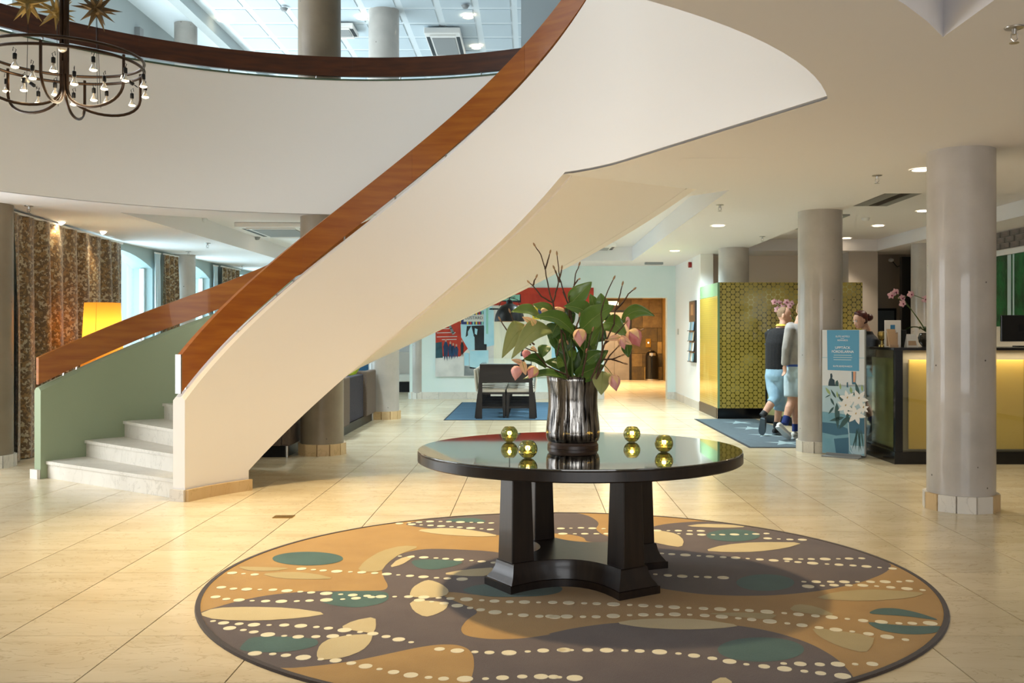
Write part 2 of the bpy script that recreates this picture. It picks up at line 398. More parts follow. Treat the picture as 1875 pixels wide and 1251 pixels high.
def loop(ps, closed=True):
    b = len(pts); pts.extend([Vector((p[0], p[1])) for p in ps]); n = len(ps)
    for i in range(n if closed else n - 1): edg.append((b + i, b + (i + 1) % n))
def circ(c, r, n=96): return [(c.x + r * math.cos(2*PI*i/n), c.y + r * math.sin(2*PI*i/n)) for i in range(n)]
def rect(a, b, c, d): return [(a, c), (b, c), (b, d), (a, d)]
loop(rect(-7.4, 8.4, -6, 26.0)); loop(circ(V, VR, 128)); loop(circ(V, 4.58, 96))
loop([s[1] for s in stat], False)
oa = [ring_pt(RO(ph) + .11, ph) for ph in [R(146) - k * (R(146) - PH_C) / 60 for k in range(61)]]; loop(oa, False)
loop([ring_pt(RI + (RO(PH_C) + .11 - RI) * k / 6, PH_C) for k in range(7)], False)
loop(rect(XS + .02, 2.0, 9.0, 19.6)); loop(rect(-4.6, XS - .6, 9.0, 18.8)); loop(rect(3.66, 6.05, 10.2, 17.2)); loop(rect(0.2, 2.02, -1.0, 5.2)); loop([(XS, -6), (XS, 26.0)], False)
cv, ce, cf, *_ = delaunay_2d_cdt(pts, edg, [], 0, 1e-4)
mbc = MB(); up = MB(); edges = {}
for f_ in cf:
    c = sum((cv[i] for i in f_), Vector((0, 0))) / len(f_)
    if hole(c): continue
    z = zone(c)
    mbc.add([(cv[i].x, cv[i].y, z) for i in f_], [tuple(range(len(f_)))[::-1]])
    up.add([(cv[i].x, cv[i].y, FL2) for i in f_], [tuple(range(len(f_)))])
    for i in range(len(f_)): edges.setdefault(tuple(sorted((f_[i], f_[(i+1) % len(f_)]))), []).append(z)
for (i, j), zs in edges.items():
    if len(zs) == 2 and abs(zs[0] - zs[1]) > .01:
        a, b = cv[i], cv[j]; mbc.add([(a.x, a.y, min(zs)), (b.x, b.y, min(zs)), (b.x, b.y, max(zs)), (a.x, a.y, max(zs))], [(0, 1, 2, 3)])
tag(mbc.build('ceiling', 'ceiling_paint'), kind='structure')
tag(up.build('floor_upper', 'base_stone_pale'), kind='structure')
# fascia of the void and its parapet rail
fas = thing('wall_balcony', 'curved white balcony parapet around the open void above the lobby', 'balcony', (V.x, V.y + VR, HL), kind='structure')
fp = []
A0, A1 = R(-26.3), R(-26.3 - 274)
NF = 136
for k in range(NF + 1):
    a = A0 + (A1 - A0) * k / NF; fp.append((V + Vector((math.cos(a), math.sin(a))) * VR, Vector((math.cos(a), math.sin(a))), PAR - .02, 0.225))
MB().sweep([[(*p, (HL if p.x < XS else HC) + .004), (*p, z), (*(p + e * .14), z), (*(p + e * .14), (HL if p.x < XS else HC) + .004)] for p, e, z, h in fp]).build('parapet', 'plaster', fas, smooth=True, angle=30)
mat('cap_green', '#4a5a45', 0.5)
MB().sweep([[(*(p - e * .006), z), (*(p - e * .006), z + .018), (*(p + e * .146), z + .018), (*(p + e * .146), z)] for p, e, z, h in fp]).build('parapet_cap', 'cap_green', fas, smooth=True, angle=30)
mat('rail_wood_dark', '#3c1d0b', 0.4, col2='#522a10', scale=3.0, stretch=(1, 1, 9), detail=6)
brl = thing('balcony_handrail', 'long curved dark wooden handrail board along the balcony parapet', 'handrail', (V.x, V.y + VR, PAR))
nseg = 8
for s in range(nseg):
    a, b = NF * s // nseg, NF * (s + 1) // nseg; rings = []
    for i in range(a, b + 1):
        p, e, z, h = fp[i]; u = p + e * .02; v = p + e * .065; z0 = z + .055
        rings.append([(*u, z0), (*u, z0 + .22), (*v, z0 + .22), (*v, z0)])
    MB().sweep(rings).build('handrail_board', 'rail_wood_dark', brl, smooth=True, angle=30, bevel=.0015)
for i in range(4, NF, 7):
    p, e, z, h = fp[i]; c = p + e * .042
    MB().tube([(*c, z + .018), (*c, z + .075)], .009, 8).build('rail_pin', 'steel', brl)

# ================================================================== walls
def wall(name, *a, m='plaster', **k):
    o = box(name, m, None, *a, **k); o['kind'] = 'structure'; return o
YB = 21.05
OX0, OX1, OZ = 1.55, 2.90, 2.17
wb = MB(); wb.b2(-2.62, OX0, YB, YB + .3, 0, HC + .4); wb.b2(OX1, 3.40, YB, YB + .3, 0, HC + .4); wb.b2(OX0, OX1, YB, YB + .3, OZ, HC + .4)
tag(wb.build('wall_back', 'mint_paint'), kind='structure')
bb = thing('baseboard_back', None, None, (0, YB, 0), kind='structure')
x = -2.6; i = 0
while x < OX0 - .05:
    x2 = min(x + .6, OX0); box('base_tile', 'base_stone_pale', bb, x + .002, x2 - .002, YB - .02, YB + .02, 0, .15); x = x2
box('base_tile', 'base_stone_pale', bb, OX1 + .002, 3.07, YB - .02, YB + .02, 0, .15)
wall('wall_corridor', 3.07, 3.30, 17.90, YB + .1, 0, HC, m='plaster')
bc = thing('baseboard_corridor', None, None, (3.06, 17.9, 0), kind='structure')
y = 17.9
while y < YB - .05:
    y2 = min(y + .6, YB); box('base_tile', 'base_stone_pale', bc, 3.05, 3.08, y + .002, y2 - .002, 0, .15); y = y2
# window wall on the left with segmental arched openings
def arch_wall(name, x0, x1, ya, yb_, z0, z1, wins, matl):
    """wall plane X = x0..x1, openings (y0, y1, sill, spring, crown)"""
    mb = MB(); cur = ya
    def blk(y0, y1, a, b): mb.b2(x0, x1, y0, y1, a, b)
    for (a, b, s, sp, cr) in wins:
        blk(cur, a, z0, z1); blk(a, b, z0, s)
        n = 12
        for i in range(n):
            u0, u1 = i / n, (i + 1) / n; h0 = sp + (cr - sp) * (1 - (2*u0 - 1) ** 2); h1 = sp + (cr - sp) * (1 - (2*u1 - 1) ** 2)
            y0, y1 = a + (b - a) * u0, a + (b - a) * u1
            mb.add([(x0, y0, h0), (x1, y0, h0), (x1, y1, h1), (x0, y1, h1), (x0, y0, z1), (x1, y0, z1), (x1, y1, z1), (x0, y1, z1)],
                   [(0,3,2,1),(4,5,6,7),(0,1,5,4),(1,2,6,5),(2,3,7,6),(3,0,4,7)])
        cur = b
    blk(cur, yb_, z0, z1)
    o = mb.build(name, matl); o['kind'] = 'structure'; return o
mat('window_grey', '#9fb0ae', 0.6)
WL = [(13.1, 15.80, .45, 2.44, 2.645), (16.3, 18.6, .45, 2.44, 2.645), (19.6, 21.9, .45, 2.38, 2.64), (23.0, 25.3, .45, 2.38, 2.64)]
arch_wall('wall_left', -6.42, -6.10, 9.6, 26.0, 0, HL + .1, WL, 'window_grey')
clear_glass('pane_glass', '#eefaff')
for i, (a, b, s, sp, cr) in enumerate(WL):
    wn = thing('window_%d' % (i + 1), 'tall arched window with thin grey frame', None, (-6.25, a, s), kind='structure')
    f = MB(); f.b2(-6.29, -6.22, a, b, s, s + .05); f.b2(-6.29, -6.22, a, a + .05, s, sp); f.b2(-6.29, -6.22, b - .05, b, s, sp)
    f.build('window_frame', 'white_enamel', wn)
    n = 12; poly = [(a, s), (b, s)] + [(b - (b - a) * k / n, sp + (cr - sp) * (1 - (2*(1 - k / n) - 1) ** 2)) for k in range(n + 1)]
    MB().add([(-6.255, y, z) for y, z in poly] + [(-6.249, y, z) for y, z in poly], [tuple(range(len(poly))), tuple(range(len(poly), 2 * len(poly)))[::-1]]).build('pane', 'pane_glass', wn)
# unseen glazed fronts, made up to frame the area lights
def glazing(name, along, fixed, a0, a1, z0, z1, n):
    wn = thing(name, 'added unseen glazed front with slim grey mullions', None, ((fixed, a0, z0) if along == 'y' else (a0, fixed, z0)), kind='structure'); f = MB()
    def bar(p, q, lo, hi): f.b2(*((fixed - .03, fixed + .03, p, q) if along == 'y' else (p, q, fixed - .03, fixed + .03)), lo, hi)
    bar(a0, a1, z0, z0 + .06); bar(a0, a1, z1 - .06, z1)
    for k in range(n + 1): c = a0 + (a1 - a0) * k / n; bar(c - .03, c + .03, z0 + .06, z1 - .06)
    f.build('window_frame', 'window_grey', wn)
    for k in range(n):
        p, q = a0 + (a1 - a0) * k / n + .03, a0 + (a1 - a0) * (k + 1) / n - .03
        MB().b2(*((fixed - .003, fixed + .003, p, q) if along == 'y' else (p, q, fixed - .003, fixed + .003)), z0 + .06, z1 - .06).build('pane', 'pane_glass', wn)
glazing('window_5', 'y', -7.45, 5.42, 9.58, .02, 2.72, 4); glazing('window_6', 'x', -5.74, -2.6, 4.6, .1, 2.7, 6); glazing('window_7', 'y', -7.45, 5.42, 12.15, FL2 + .02, UC0, 6)
# far end of the left bay, and the sheltering upper storey
wall('wall_far_left', -6.4, -2.3, 26.0, 26.2, 0, HC + .4, m='plaster')
wall('wall_divider', -2.62, -2.4, YB + .3, 26.0, 0, HC + .4, m='plaster')
# reception bay: wall pieces behind the desks
mat('wall_taupe', '#8d8273', 0.8); mat('wall_greige', '#c9beb0', 0.8); mat('panel_black', '#0b0908', 0.35)
wall('wall_reception_white', 3.30, 5.75, 18.3, 18.5, 0, HC + .3, m='plaster_warm')
wall('wall_reception_pier', 5.62, 6.14, 17.45, 18.4, 0, HC + .3, m='wall_greige')
wall('wall_reception_taupe', 6.14, 7.0, 18.0, 18.2, 0, HC + .3, m='wall_taupe')
wall('wall_reception_end', 6.2, 8.4, 18.2, 18.4, 0, HC + .3, m='wall_taupe')
wall('wall_rear', -7.4, 8.4, -6.0, -5.8, 0, 6.9, m='wall_greige')
wall('wall_left_near', -7.6, -7.4, -6.0, 5.4, 0, 6.9, m='plaster_warm')
wall('wall_upper_right', 8.2, 8.4, -5.8, 13.8, FL2 + .01, 6.9, m='plaster_warm')
wall('wall_right', 8.2, 8.4, -2, 18.4, 0, HC + .3, m='wall_greige')
# upper storey
UC = UC0
mat('upper_paint', '#c9d6dc', 0.75); mat('upper_panel', '#c2d0d8', 0.7); mat('upper_joint', '#d9e3e8', 0.7); mat('upper_grey', '#aab2b2', 0.75)
wall('wall_upper_left', -6.6, -6.45, 12.2, 24.0, FL2, UC + .6, m='upper_grey')
wall('wall_upper_core', -0.15, 7.0, 13.6, 13.8, FL2, UC + .4, m='upper_paint')
wall('wall_upper_back', -6.6, 0, 24.0, 24.2, FL2, UC + .4, m='upper_paint')
uc = MB().b2(-7.6, 8.4, -6, 24.2, UC + .04, UC + .2).build('ceiling_upper', 'upper_joint'); uc['kind'] = 'structure'
# panels of the upper ceiling
pm = None
for i in range(-8, 1):
    for j in range(0, 14):
        x0, y0 = -5.2 + (i + 8) * .62, 13.0 + j * .78
        if x0 > -.2 or y0 > 23: continue
        if pm is None: pm = MB().b2(0, .50, 0, .66, UC + .028, UC + .05).build('ceiling_panel', 'upper_panel', uc); pm.location = (x0, y0, 0)
        else: inst(pm, 'ceiling_panel', (x0, y0, 0), 0, uc)
bm_ = box('trim_1', 'upper_grey', None, -5.58, -5.40, 8.0, 24.0, UC - .17, UC + .04); bm_['kind'] = 'structure'
box('upper_post', 'grey_enamel', None, -6.45, -6.36, 15.95, 16.1, FL2, UC - .3)
tag(C.objects['upper_post'], 'thin grey metal post against the upper grey wall', 'post')

# ================================================================== columns
def column(x, y, r, z0, z1, label, m='concrete', base=True, bm='base_stone_pale', group=None, n=12, bh=.13):
    t = thing('concrete_column', label, 'column', (x, y, z0), group)
    MB().lathe([(r, z0), (r, z1 + .01)], (x, y, 0), 48).build('shaft', m, t, smooth=True)
    if base:
        rr = r + .028; w_ = 2 * rr * math.tan(PI / n)
        for k in range(n):
            a = 2 * PI * (k + .5) / n; c = (x + (rr - .02) * math.cos(a), y + (rr - .02) * math.sin(a), z0 + bh / 2)
            MB().box(c, (w_ - .006 - .01, .03, bh), a + PI/2).build('base_tile', ['base_stone_pale', 'base_stone_pale', 'base_stone', 'base_stone_pale'][k % 4] if bm == 'mix' else bm, t)
    return t
column(3.43, 7.86, .257, 0, HC, 'large scuffed concrete column standing alone in front of the gold reception desk', bm='mix')
column(3.43, 11.70, .256, 0, HC, 'concrete column between the two men and the light blue poster stand')
column(3.43, 16.72, .255, 0, HC, 'concrete column rising behind the gold dotted glass booth', base=False)
column(6.33, 15.9, .19, 0, HC, 'slim pale column behind the reception desk beside the black panel', base=False)
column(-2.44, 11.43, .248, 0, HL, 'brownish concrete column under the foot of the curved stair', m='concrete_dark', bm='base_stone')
column(-2.44, 16.20, .25, 0, HL, 'concrete column beside the dark woven sofa, behind the stair', m='concrete', bm='base_stone')
column(-2.46, 21.2, .18, 0, HC, 'slim white column at the left end of the large painting wall', bm='base_stone_pale')
column(-5.98, 16.9, .19, 0, HL, 'slim grey column between two windows of the curtain wall', base=False)
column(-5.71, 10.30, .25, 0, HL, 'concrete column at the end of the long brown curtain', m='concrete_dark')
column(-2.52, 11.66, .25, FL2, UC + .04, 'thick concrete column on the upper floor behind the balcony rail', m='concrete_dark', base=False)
column(-2.44, 16.2, .25, FL2, UC + .04, 'grey concrete column on the upper floor further back', base=False)
column(-5.95, 16.9, .19, FL2, UC + .04, 'slim blue-grey column on the upper floor beside the ceiling beam', base=False)
# ================================================================== round rug
RC, RR = Vector((0.20, 5.60)), 2.0
def rug_mat(n, c, c2): return mat(n, c, 0.95, col2=c2, scale=4.0, detail=6, bump=0.25, bscale=220, lo=.3, hi=.75, sheen=.2)
rug_mat('rug_ochre', '#a37d3c', '#b18b49'); rug_mat('rug_brown', '#514340', '#5e504b'); rug_mat('rug_cream', '#c5b386', '#cfbe92'); rug_mat('rug_pale', '#ab9864', '#b7a370')
rug_mat('rug_teal', '#335650', '#40645d'); rug_mat('rug_dot', '#eadfbd', '#f1e8cc'); rug_mat('rug_edge', '#33271f', '#3d2f26')
rug = thing('round_rug', 'large round ochre and brown rug with leaf shapes and rows of cream dots', 'rug', (RC.x, RC.y, 0))
MB().lathe([(RR - .012, .001), (RR - .012, .010)], (RC.x, RC.y, 0), 128).build('pile', 'rug_ochre', rug)
MB().sweep([[(RC.x + r * math.cos(a), RC.y + r * math.sin(a), z) for r, z in ((RR - .022, .001), (RR - .020, .0125), (RR + .004, .012), (RR + .008, .001))] for a in [2*PI*k/128 for k in range(128)]], closed=True).build('rug_binding', 'rug_edge', rug, smooth=True)
def A_(x, y): return G(340 + x / 2.604, 920 + y / 2.604)
def B_(x, y): return G(1000 + x / 2.467, 920 + y / 2.467)
def clampr(p):
    d = Vector((p.x, p.y)) - RC
    if d.length > RR - .022: d = d.normalized() * (RR - .022)
    return RC + d
def smooth_poly(ps, it=2):
    for _ in range(it):
        q = []
        for i in range(len(ps)):
            a, b = ps[i], ps[(i+1) % len(ps)]; q += [a * .78 + b * .22, a * .22 + b * .78]
        ps = q
    return ps
LAY = [0.0102]
def motif(ps, m, lay, name='rug_motif', it=2):
    ps = [clampr(p) for p in smooth_poly([Vector((p.x, p.y)) for p in ps], it)]
    out = []
    for p in ps:
        if not out or (p - out[-1]).length > .002: out.append(p)
    z = .0102 + lay * .0004
    tri, fc = [], None
    vs_, es_, fs_, *_ = delaunay_2d_cdt(out, [], [list(range(len(out)))], 1, 1e-5)
    MB().add([(v.x, v.y, z) for v in vs_], [tuple(f) for f in fs_]).build(name, m, rug)
def cv_(s, fn): return [fn(*q) for q in s]
motif(cv_([(1030,112),(1130,90),(1300,72),(1510,62),(1700,56),(1875,54)], A_) + cv_([(60,52),(150,55),(205,72),(242,100),(222,128),(250,150),(292,165),(292,190),(180,186),(172,165),(100,150),(0,146)], B_) + cv_([(1720,150),(1500,168),(1300,150),(1130,128)], A_), 'rug_brown', 0)
motif(cv_([(470,118),(560,100),(740,90),(960,108),(1090,140),(1300,190),(1500,252),(1565,285),(1540,325),(1420,372),(1250,408),(1050,429),(880,432),(700,425),(530,400),(300,360),(150,300),(100,210),(300,190),(440,180),(440,140)], B_), 'rug_brown', 0)
motif(cv_([(1700,300),(1500,243),(1250,230),(1130,230),(1030,250),(960,290),(932,330),(945,370),(967,408),(950,429),(860,432),(600,432),(400,450),(250,480),(130,515),(30,545),(20,600),(80,720),(240,840),(420,900),(700,1010),(1000,1040)], A_)
      + cv_([(200,1010),(600,980),(900,940),(1250,900),(1420,850),(1390,800),(1320,720),(1200,650),(1050,600),(880,567),(600,545),(310,553),(130,577),(0,606)], B_) + cv_([(1750,640),(1600,662),(1450,665),(1330,648),(1308,615),(1340,570),(1405,530),(1300,488),(1215,450),(1260,434),(1400,455),(1600,440)], A_), 'rug_brown', 1)
motif(cv_([(340,815),(600,796),(800,770),(950,738),(1100,705),(1200,690),(1290,690),(1345,708),(1372,740),(1376,800),(1360,862),(1330,960),(1000,1060),(520,960),(400,880)], A_), 'rug_ochre', 2)
def ell(fn, cx, cy, rx, ry, n=20): return [fn(cx + rx * math.cos(2*PI*k/n), cy + ry * math.sin(2*PI*k/n)) for k in range(n)]
TE = [ell(A_, 582, 277, 170, 33), cv_([(1065,284),(1200,280),(1335,290),(1280,315),(1180,332),(1100,322)], A_), cv_([(690,435),(960,431),(972,470),(930,495),(830,513),(720,506),(642,485),(680,478),(700,455)], A_),
      cv_([(1308,428),(1400,400),(1600,395),(1800,410),(1790,440),(1700,458),(1480,463),(1370,450)], A_), cv_([(318,648),(620,658),(638,690),(560,715),(440,730),(252,722),(268,690)], A_), cv_([(1218,97),(1290,83),(1390,82),(1442,99),(1380,105)], A_),
      ell(B_, 845, 157, 122, 28), ell(B_, 990, 372, 132, 38), cv_([(1448,512),(1500,488),(1580,488),(1680,508),(1795,548),(1640,525),(1520,518)], B_), cv_([(1440,548),(1550,562),(1650,570),(1805,569),(1780,597),(1700,608),(1600,606),(1500,587)], B_), ell(B_, 970, 677, 197, 56)]
for k, q in enumerate(TE): motif(q, 'rug_teal', 3)
CR = [cv_([(1085,140),(1250,128),(1400,145),(1505,169),(1380,172),(1200,160)], A_), cv_([(968,322),(1010,280),(1095,257),(1080,275),(1030,307)], A_), cv_([(1215,351),(1330,330),(1490,318),(1445,362),(1330,362)], A_),
      cv_([(1066,452),(1082,415),(1130,386),(1165,379),(1222,400),(1258,432),(1240,457),(1160,467),(1078,462)], A_), cv_([(1064,484),(1150,478),(1255,490),(1240,522),(1190,547),(1140,559),(1085,530)], A_),
      cv_([(40,548),(140,514),(300,509),(500,514),(685,541),(560,562),(350,577),(150,572)], A_), cv_([(732,611),(800,575),(905,556),(908,610),(892,637),(820,627)], A_), cv_([(622,738),(640,690),(690,660),(780,645),(893,639),(882,680),(842,720),(762,752),(680,762),(636,768)], A_),
      cv_([(620,116),(700,104),(830,107),(915,119),(800,123)], B_), cv_([(430,128),(520,135),(592,150),(624,180),(612,212),(540,201),(430,175)], B_), cv_([(708,227),(800,200),(950,187),(1168,189),(1080,216),(950,232),(820,234)], B_), cv_([(305,556),(400,540),(550,534),(700,539),(888,568),(780,582),(600,587),(430,577)], B_), cv_([(735,830),(800,798),(850,830),(800,860)], B_)]
for q in CR: motif(q, 'rug_cream', 4, it=1)
PL = [cv_([(815,338),(850,290),(930,240),(1030,214),(1122,219),(1020,255),(960,300),(930,342)], A_), cv_([(240,315),(350,317),(510,322),(420,337),(300,336)], A_), cv_([(350,350),(500,339),(620,350),(715,374),(600,377),(450,373)], A_),
      cv_([(1205,446),(1300,414),(1450,402),(1600,409),(1720,418),(1650,442),(1450,457)], B_), cv_([(1092,497),(1130,468),(1220,480),(1318,524),(1200,516)], B_), cv_([(1195,574),(1485,615),(1472,660),(1442,694),(1320,662),(1230,617)], B_), cv_([(710,512),(900,507),(1050,515),(1010,542),(850,526)], B_)]
for q in PL: motif(q, 'rug_pale', 3, it=1)
ROWS = [[(A_, [(1000,110),(1180,98),(1340,103),(1500,108)])], [(A_, [(1060,112),(1280,125),(1480,140)])], [(B_, [(0,128),(160,123),(280,128)])], [(B_, [(0,150),(280,150)])], [(A_, [(1000,265),(1190,275),(1360,287),(1480,298)])],
 [(A_, [(200,345),(340,355)])], [(A_, [(530,325),(700,338),(870,345),(1060,360),(1220,372),(1370,378)])],
 [(A_, [(100,408),(240,424),(420,428),(600,441),(790,453),(940,461),(1090,461),(1340,473),(1510,484),(1700,488)]), (B_, [(30,462),(215,467),(420,475),(580,484),(720,490),(890,497),(1040,508),(1270,528),(1440,546),(1600,558),(1800,557)])],
 [(A_, [(80,450),(210,475),(350,482),(490,484),(740,474),(900,462)])], [(A_, [(1090,475),(1230,492),(1370,517),(1510,541),(1650,553),(1800,560)]), (B_, [(0,525),(215,528),(400,519),(610,516),(760,524),(980,545),(1120,561),(1250,580),(1400,597),(1560,622),(1750,652)])],
 [(A_, [(60,560),(160,586),(340,597),(500,598),(640,608),(770,623),(900,640),(1000,663),(1120,690)])], [(A_, [(110,603),(240,615),(400,645),(550,655),(740,650),(850,640)])], [(A_, [(210,730),(430,737),(590,757),(740,770),(880,800),(1030,832),(1200,855),(1400,857),(1640,843),(1820,850)])],
 [(A_, [(1180,710),(1340,725),(1520,732),(1700,720),(1840,716)]), (B_, [(60,680),(230,680),(400,683),(555,690),(720,712),(900,744),(1100,768),(1280,790),(1370,802)])], [(B_, [(1040,740),(1240,745),(1430,743),(1520,742),(1600,738)])],
 [(B_, [(500,238),(690,250),(870,260),(1040,272),(1220,285),(1400,295),(1590,310)])], [(B_, [(1070,265),(1270,265),(1500,260)])], [(B_, [(470,332),(590,342),(820,350)])], [(B_, [(1140,368),(1340,369),(1590,368),(1700,362)])], [(B_, [(1160,390),(1300,384),(1450,385),(1690,405),(1770,413)])],
 [(B_, [(480,135),(730,137)])], [(B_, [(580,148),(720,155),(930,152),(1030,147)])], [(B_, [(980,170),(1100,176),(1230,178)])], [(B_, [(0,800),(90,805),(220,812)])]]
PAT = [.029, .013, .024, .030, .016, .022, .033, .014, .026, .021]
kk = 0; DOTM = {}
def dot(c, r):
    if r not in DOTM:
        o = MB().add([(r * math.cos(2*PI*j/14), r * math.sin(2*PI*j/14), z) for z in (.0102, .0126) for j in range(14)], [tuple(range(14, 28))] + [(j, (j+1) % 14, 14 + (j+1) % 14, 14 + j) for j in range(14)]).build('dot', 'rug_dot', rug, world=False); DOTM[r] = o
        o.location = (c.x - RC.x, c.y - RC.y, 0)
    else: inst(DOTM[r], 'dot', (c.x - RC.x, c.y - RC.y, 0), 0, rug)
for row in ROWS:
    line = [Vector((fn(*q).x, fn(*q).y)) for fn, qs in row for q in qs]; s = 0.0; nxt = 0.03
    for a, b in zip(line, line[1:]):
        L = (b - a).length
        while nxt <= s + L:
            c = a + (b - a) * ((nxt - s) / L); r = PAT[kk % 10]; kk += 1
            if (c - RC).length < RR - .05: dot(c, r)
            nxt += r + PAT[kk % 10] + .026 + .012 * ((kk * 7) % 5) / 5
        s += L

# ================================================================== round pedestal table
TC = Vector((.27, 5.61)); TZ = .742
table = thing('round_pedestal_table', 'round dark wooden table with glass top on four tapered legs', 'table', (TC.x, TC.y, .0105))
mat('table_glass', '#0b0e0c', 0.015, ior=2.3, coat=1.0)
MB().lathe([(.86, .672), (.905, .675), (.917, .682), (.917, .728), (.912, .734)], (TC.x, TC.y, 0), 96).build('table_top', 'dark_wood', table, smooth=True, angle=20)
MB().lathe([(.912, .7345), (.914, .736), (.914, .740), (.911, TZ)], (TC.x, TC.y, 0), 96).build('glass_top', 'table_glass', table, smooth=True, angle=12)
AL = [R(213 + 90 * k) for k in range(4)]
def base_plan(out, hw, mid):
    o = []
    for k in range(4):
        a, b = AL[k], AL[(k+1) % 4]; ea = Vector((math.cos(a), math.sin(a))); ta = Vector((-ea.y, ea.x)); eb = Vector((math.cos(b), math.sin(b))); tb = Vector((-eb.y, eb.x))
        p0 = ea * out - ta * hw; p1 = ea * out + ta * hw; q = eb * out - tb * hw; m = ((ea + eb).normalized()) * mid; ctrl = m * 2 - (p1 + q) / 2
        o += [p0, p1]
        for i in range(1, 12):
            t = i / 12.0; o.append(p1 * (1-t)**2 + ctrl * 2*t*(1-t) + q * t*t)
    return [(TC.x + v.x, TC.y + v.y) for v in o]
lev = [(.0115, .545, .138, .252), (.050, .545, .138, .252), (.053, .535, .130, .245), (.062, .530, .126, .243), (.085, .514, .110, .238), (.115, .503, .097, .235), (.150, .497, .090, .233), (.156, .492, .086, .230)]
MB().sweep([[(x, y, z) for x, y in base_plan(o, h, m)] for z, o, h, m in lev]).build('base', 'dark_wood', table, smooth=True, angle=25)
for a in AL:
    e = Vector((math.cos(a), math.sin(a))); t = Vector((-e.y, e.x)); rg = []
    for z, c, h in ((.155, .425, .073), (.16, .425, .072), (.672, .425, .060)):
        rg.append([(TC.x + v.x, TC.y + v.y, z) for v in (e*(c-h)-t*h, e*(c+h)-t*h, e*(c+h)+t*h, e*(c-h)+t*h)])
    MB().sweep(rg).build('leg', 'dark_wood', table, bevel=.004)

# ================================================================== mirror vase with its flowers
VC = Vector((.235, 5.64))
def vase_mat():
    m = bpy.data.materials.new('mirror_vase'); m.use_nodes = True; nt = m.node_tree; b = nt.nodes['Principled BSDF']; L = nt.links.new
    tc = nt.nodes.new('ShaderNodeTexCoord'); mp = nt.nodes.new('ShaderNodeMapping'); mp.inputs['Scale'].default_value = (60, 60, 2.2); L(tc.outputs['Object'], mp.inputs[0])
    n = nt.nodes.new('ShaderNodeTexNoise'); n.inputs['Scale'].default_value = 1.0; n.inputs['Detail'].default_value = 5; L(mp.outputs[0], n.inputs['Vector'])
    r = nt.nodes.new('ShaderNodeValToRGB'); e = r.color_ramp.elements; e[0].position = .36; e[0].color = srgb('#171616'); e[1].position = .62; e[1].color = srgb('#9a958e'); L(n.outputs[0], r.inputs[0]); L(r.outputs[0], b.inputs['Base Color'])
    b.inputs['Metallic'].default_value = 1.0; b.inputs['Roughness'].default_value = 0.09
    bp = nt.nodes.new('ShaderNodeBump'); bp.inputs['Strength'].default_value = .5; bp.inputs['Distance'].default_value = .01; L(n.outputs[0], bp.inputs['Height']); L(bp.outputs[0], b.inputs['Normal'])
    MATS['mirror_vase'] = m
vase_mat()
vase = thing('mirror_vase', 'tall silvered mirror-glass vase with dark streaks on a round wooden foot', 'vase', (VC.x, VC.y, TZ + .001))
mat('vase_foot_wood', '#3a2a20', .4)
MB().lathe([(.146, TZ + .001), (.146, TZ + .018), (.141, TZ + .022), (.138, TZ + .034)], (VC.x, VC.y, 0), 48).build('vase_foot', 'vase_foot_wood', vase, smooth=True)
vp = [(.135, .034), (.146, .040), (.153, .060), (.155, .09), (.151, .14), (.145, .19), (.141, .24), (.141, .29), (.144, .34), (.149, .38), (.152, .404), (.149, .408), (.143, .404), (.138, .36), (.136, .30), (.134, .25)]
MB().lathe([(r, TZ + z) for r, z in vp], (VC.x, VC.y, 0), 64).build('vase_body', 'mirror_vase', vase, smooth=True, angle=60)
mat('soil', '#1d1712', .9)
MB().lathe([(.135, TZ + .30), (.135, TZ + .33)], (VC.x, VC.y, 0), 32).build('soil', 'soil', vase)
bq = thing('flower_arrangement', 'pink medinilla flowers with broad green leaves and bare twigs rising from the mirror vase', 'flowers', (VC.x, VC.y, TZ + .335))
def leaf_mat(n, c, c2):
    m = mat(n, c, .38, col2=c2, scale=3, coat=.15); nt = m.node_tree; b = nt.nodes['Principled BSDF']; b.inputs['Subsurface Weight'].default_value = 0.0; return m
leaf_mat('leaf_green', '#547326', '#76903a'); leaf_mat('leaf_dark', '#34521a', '#4f6f2a'); leaf_mat('leaf_pale', '#7f8b45', '#a3a567')
mat('leaf_rib', '#8e9a52', .45)
mat('twig_bark', '#3d2818', .7, col2='#5a3f28', scale=30); mat('twig_bud', '#a5805a', .6); mat('stem_green', '#4c6323', .5)
mat('petal_pink', '#e39a97', .55, col2='#eeb2a6', scale=25, stretch=(1, 1, .2)); mat('petal_cream', '#ecc67f', .55, col2='#efb894', scale=14); mat('petal_deep', '#d97c7c', .55, col2='#e59a90', scale=25)
def D_(x, y, d): return P(900 + x / 4.169, 440 + y / 4.169, d)
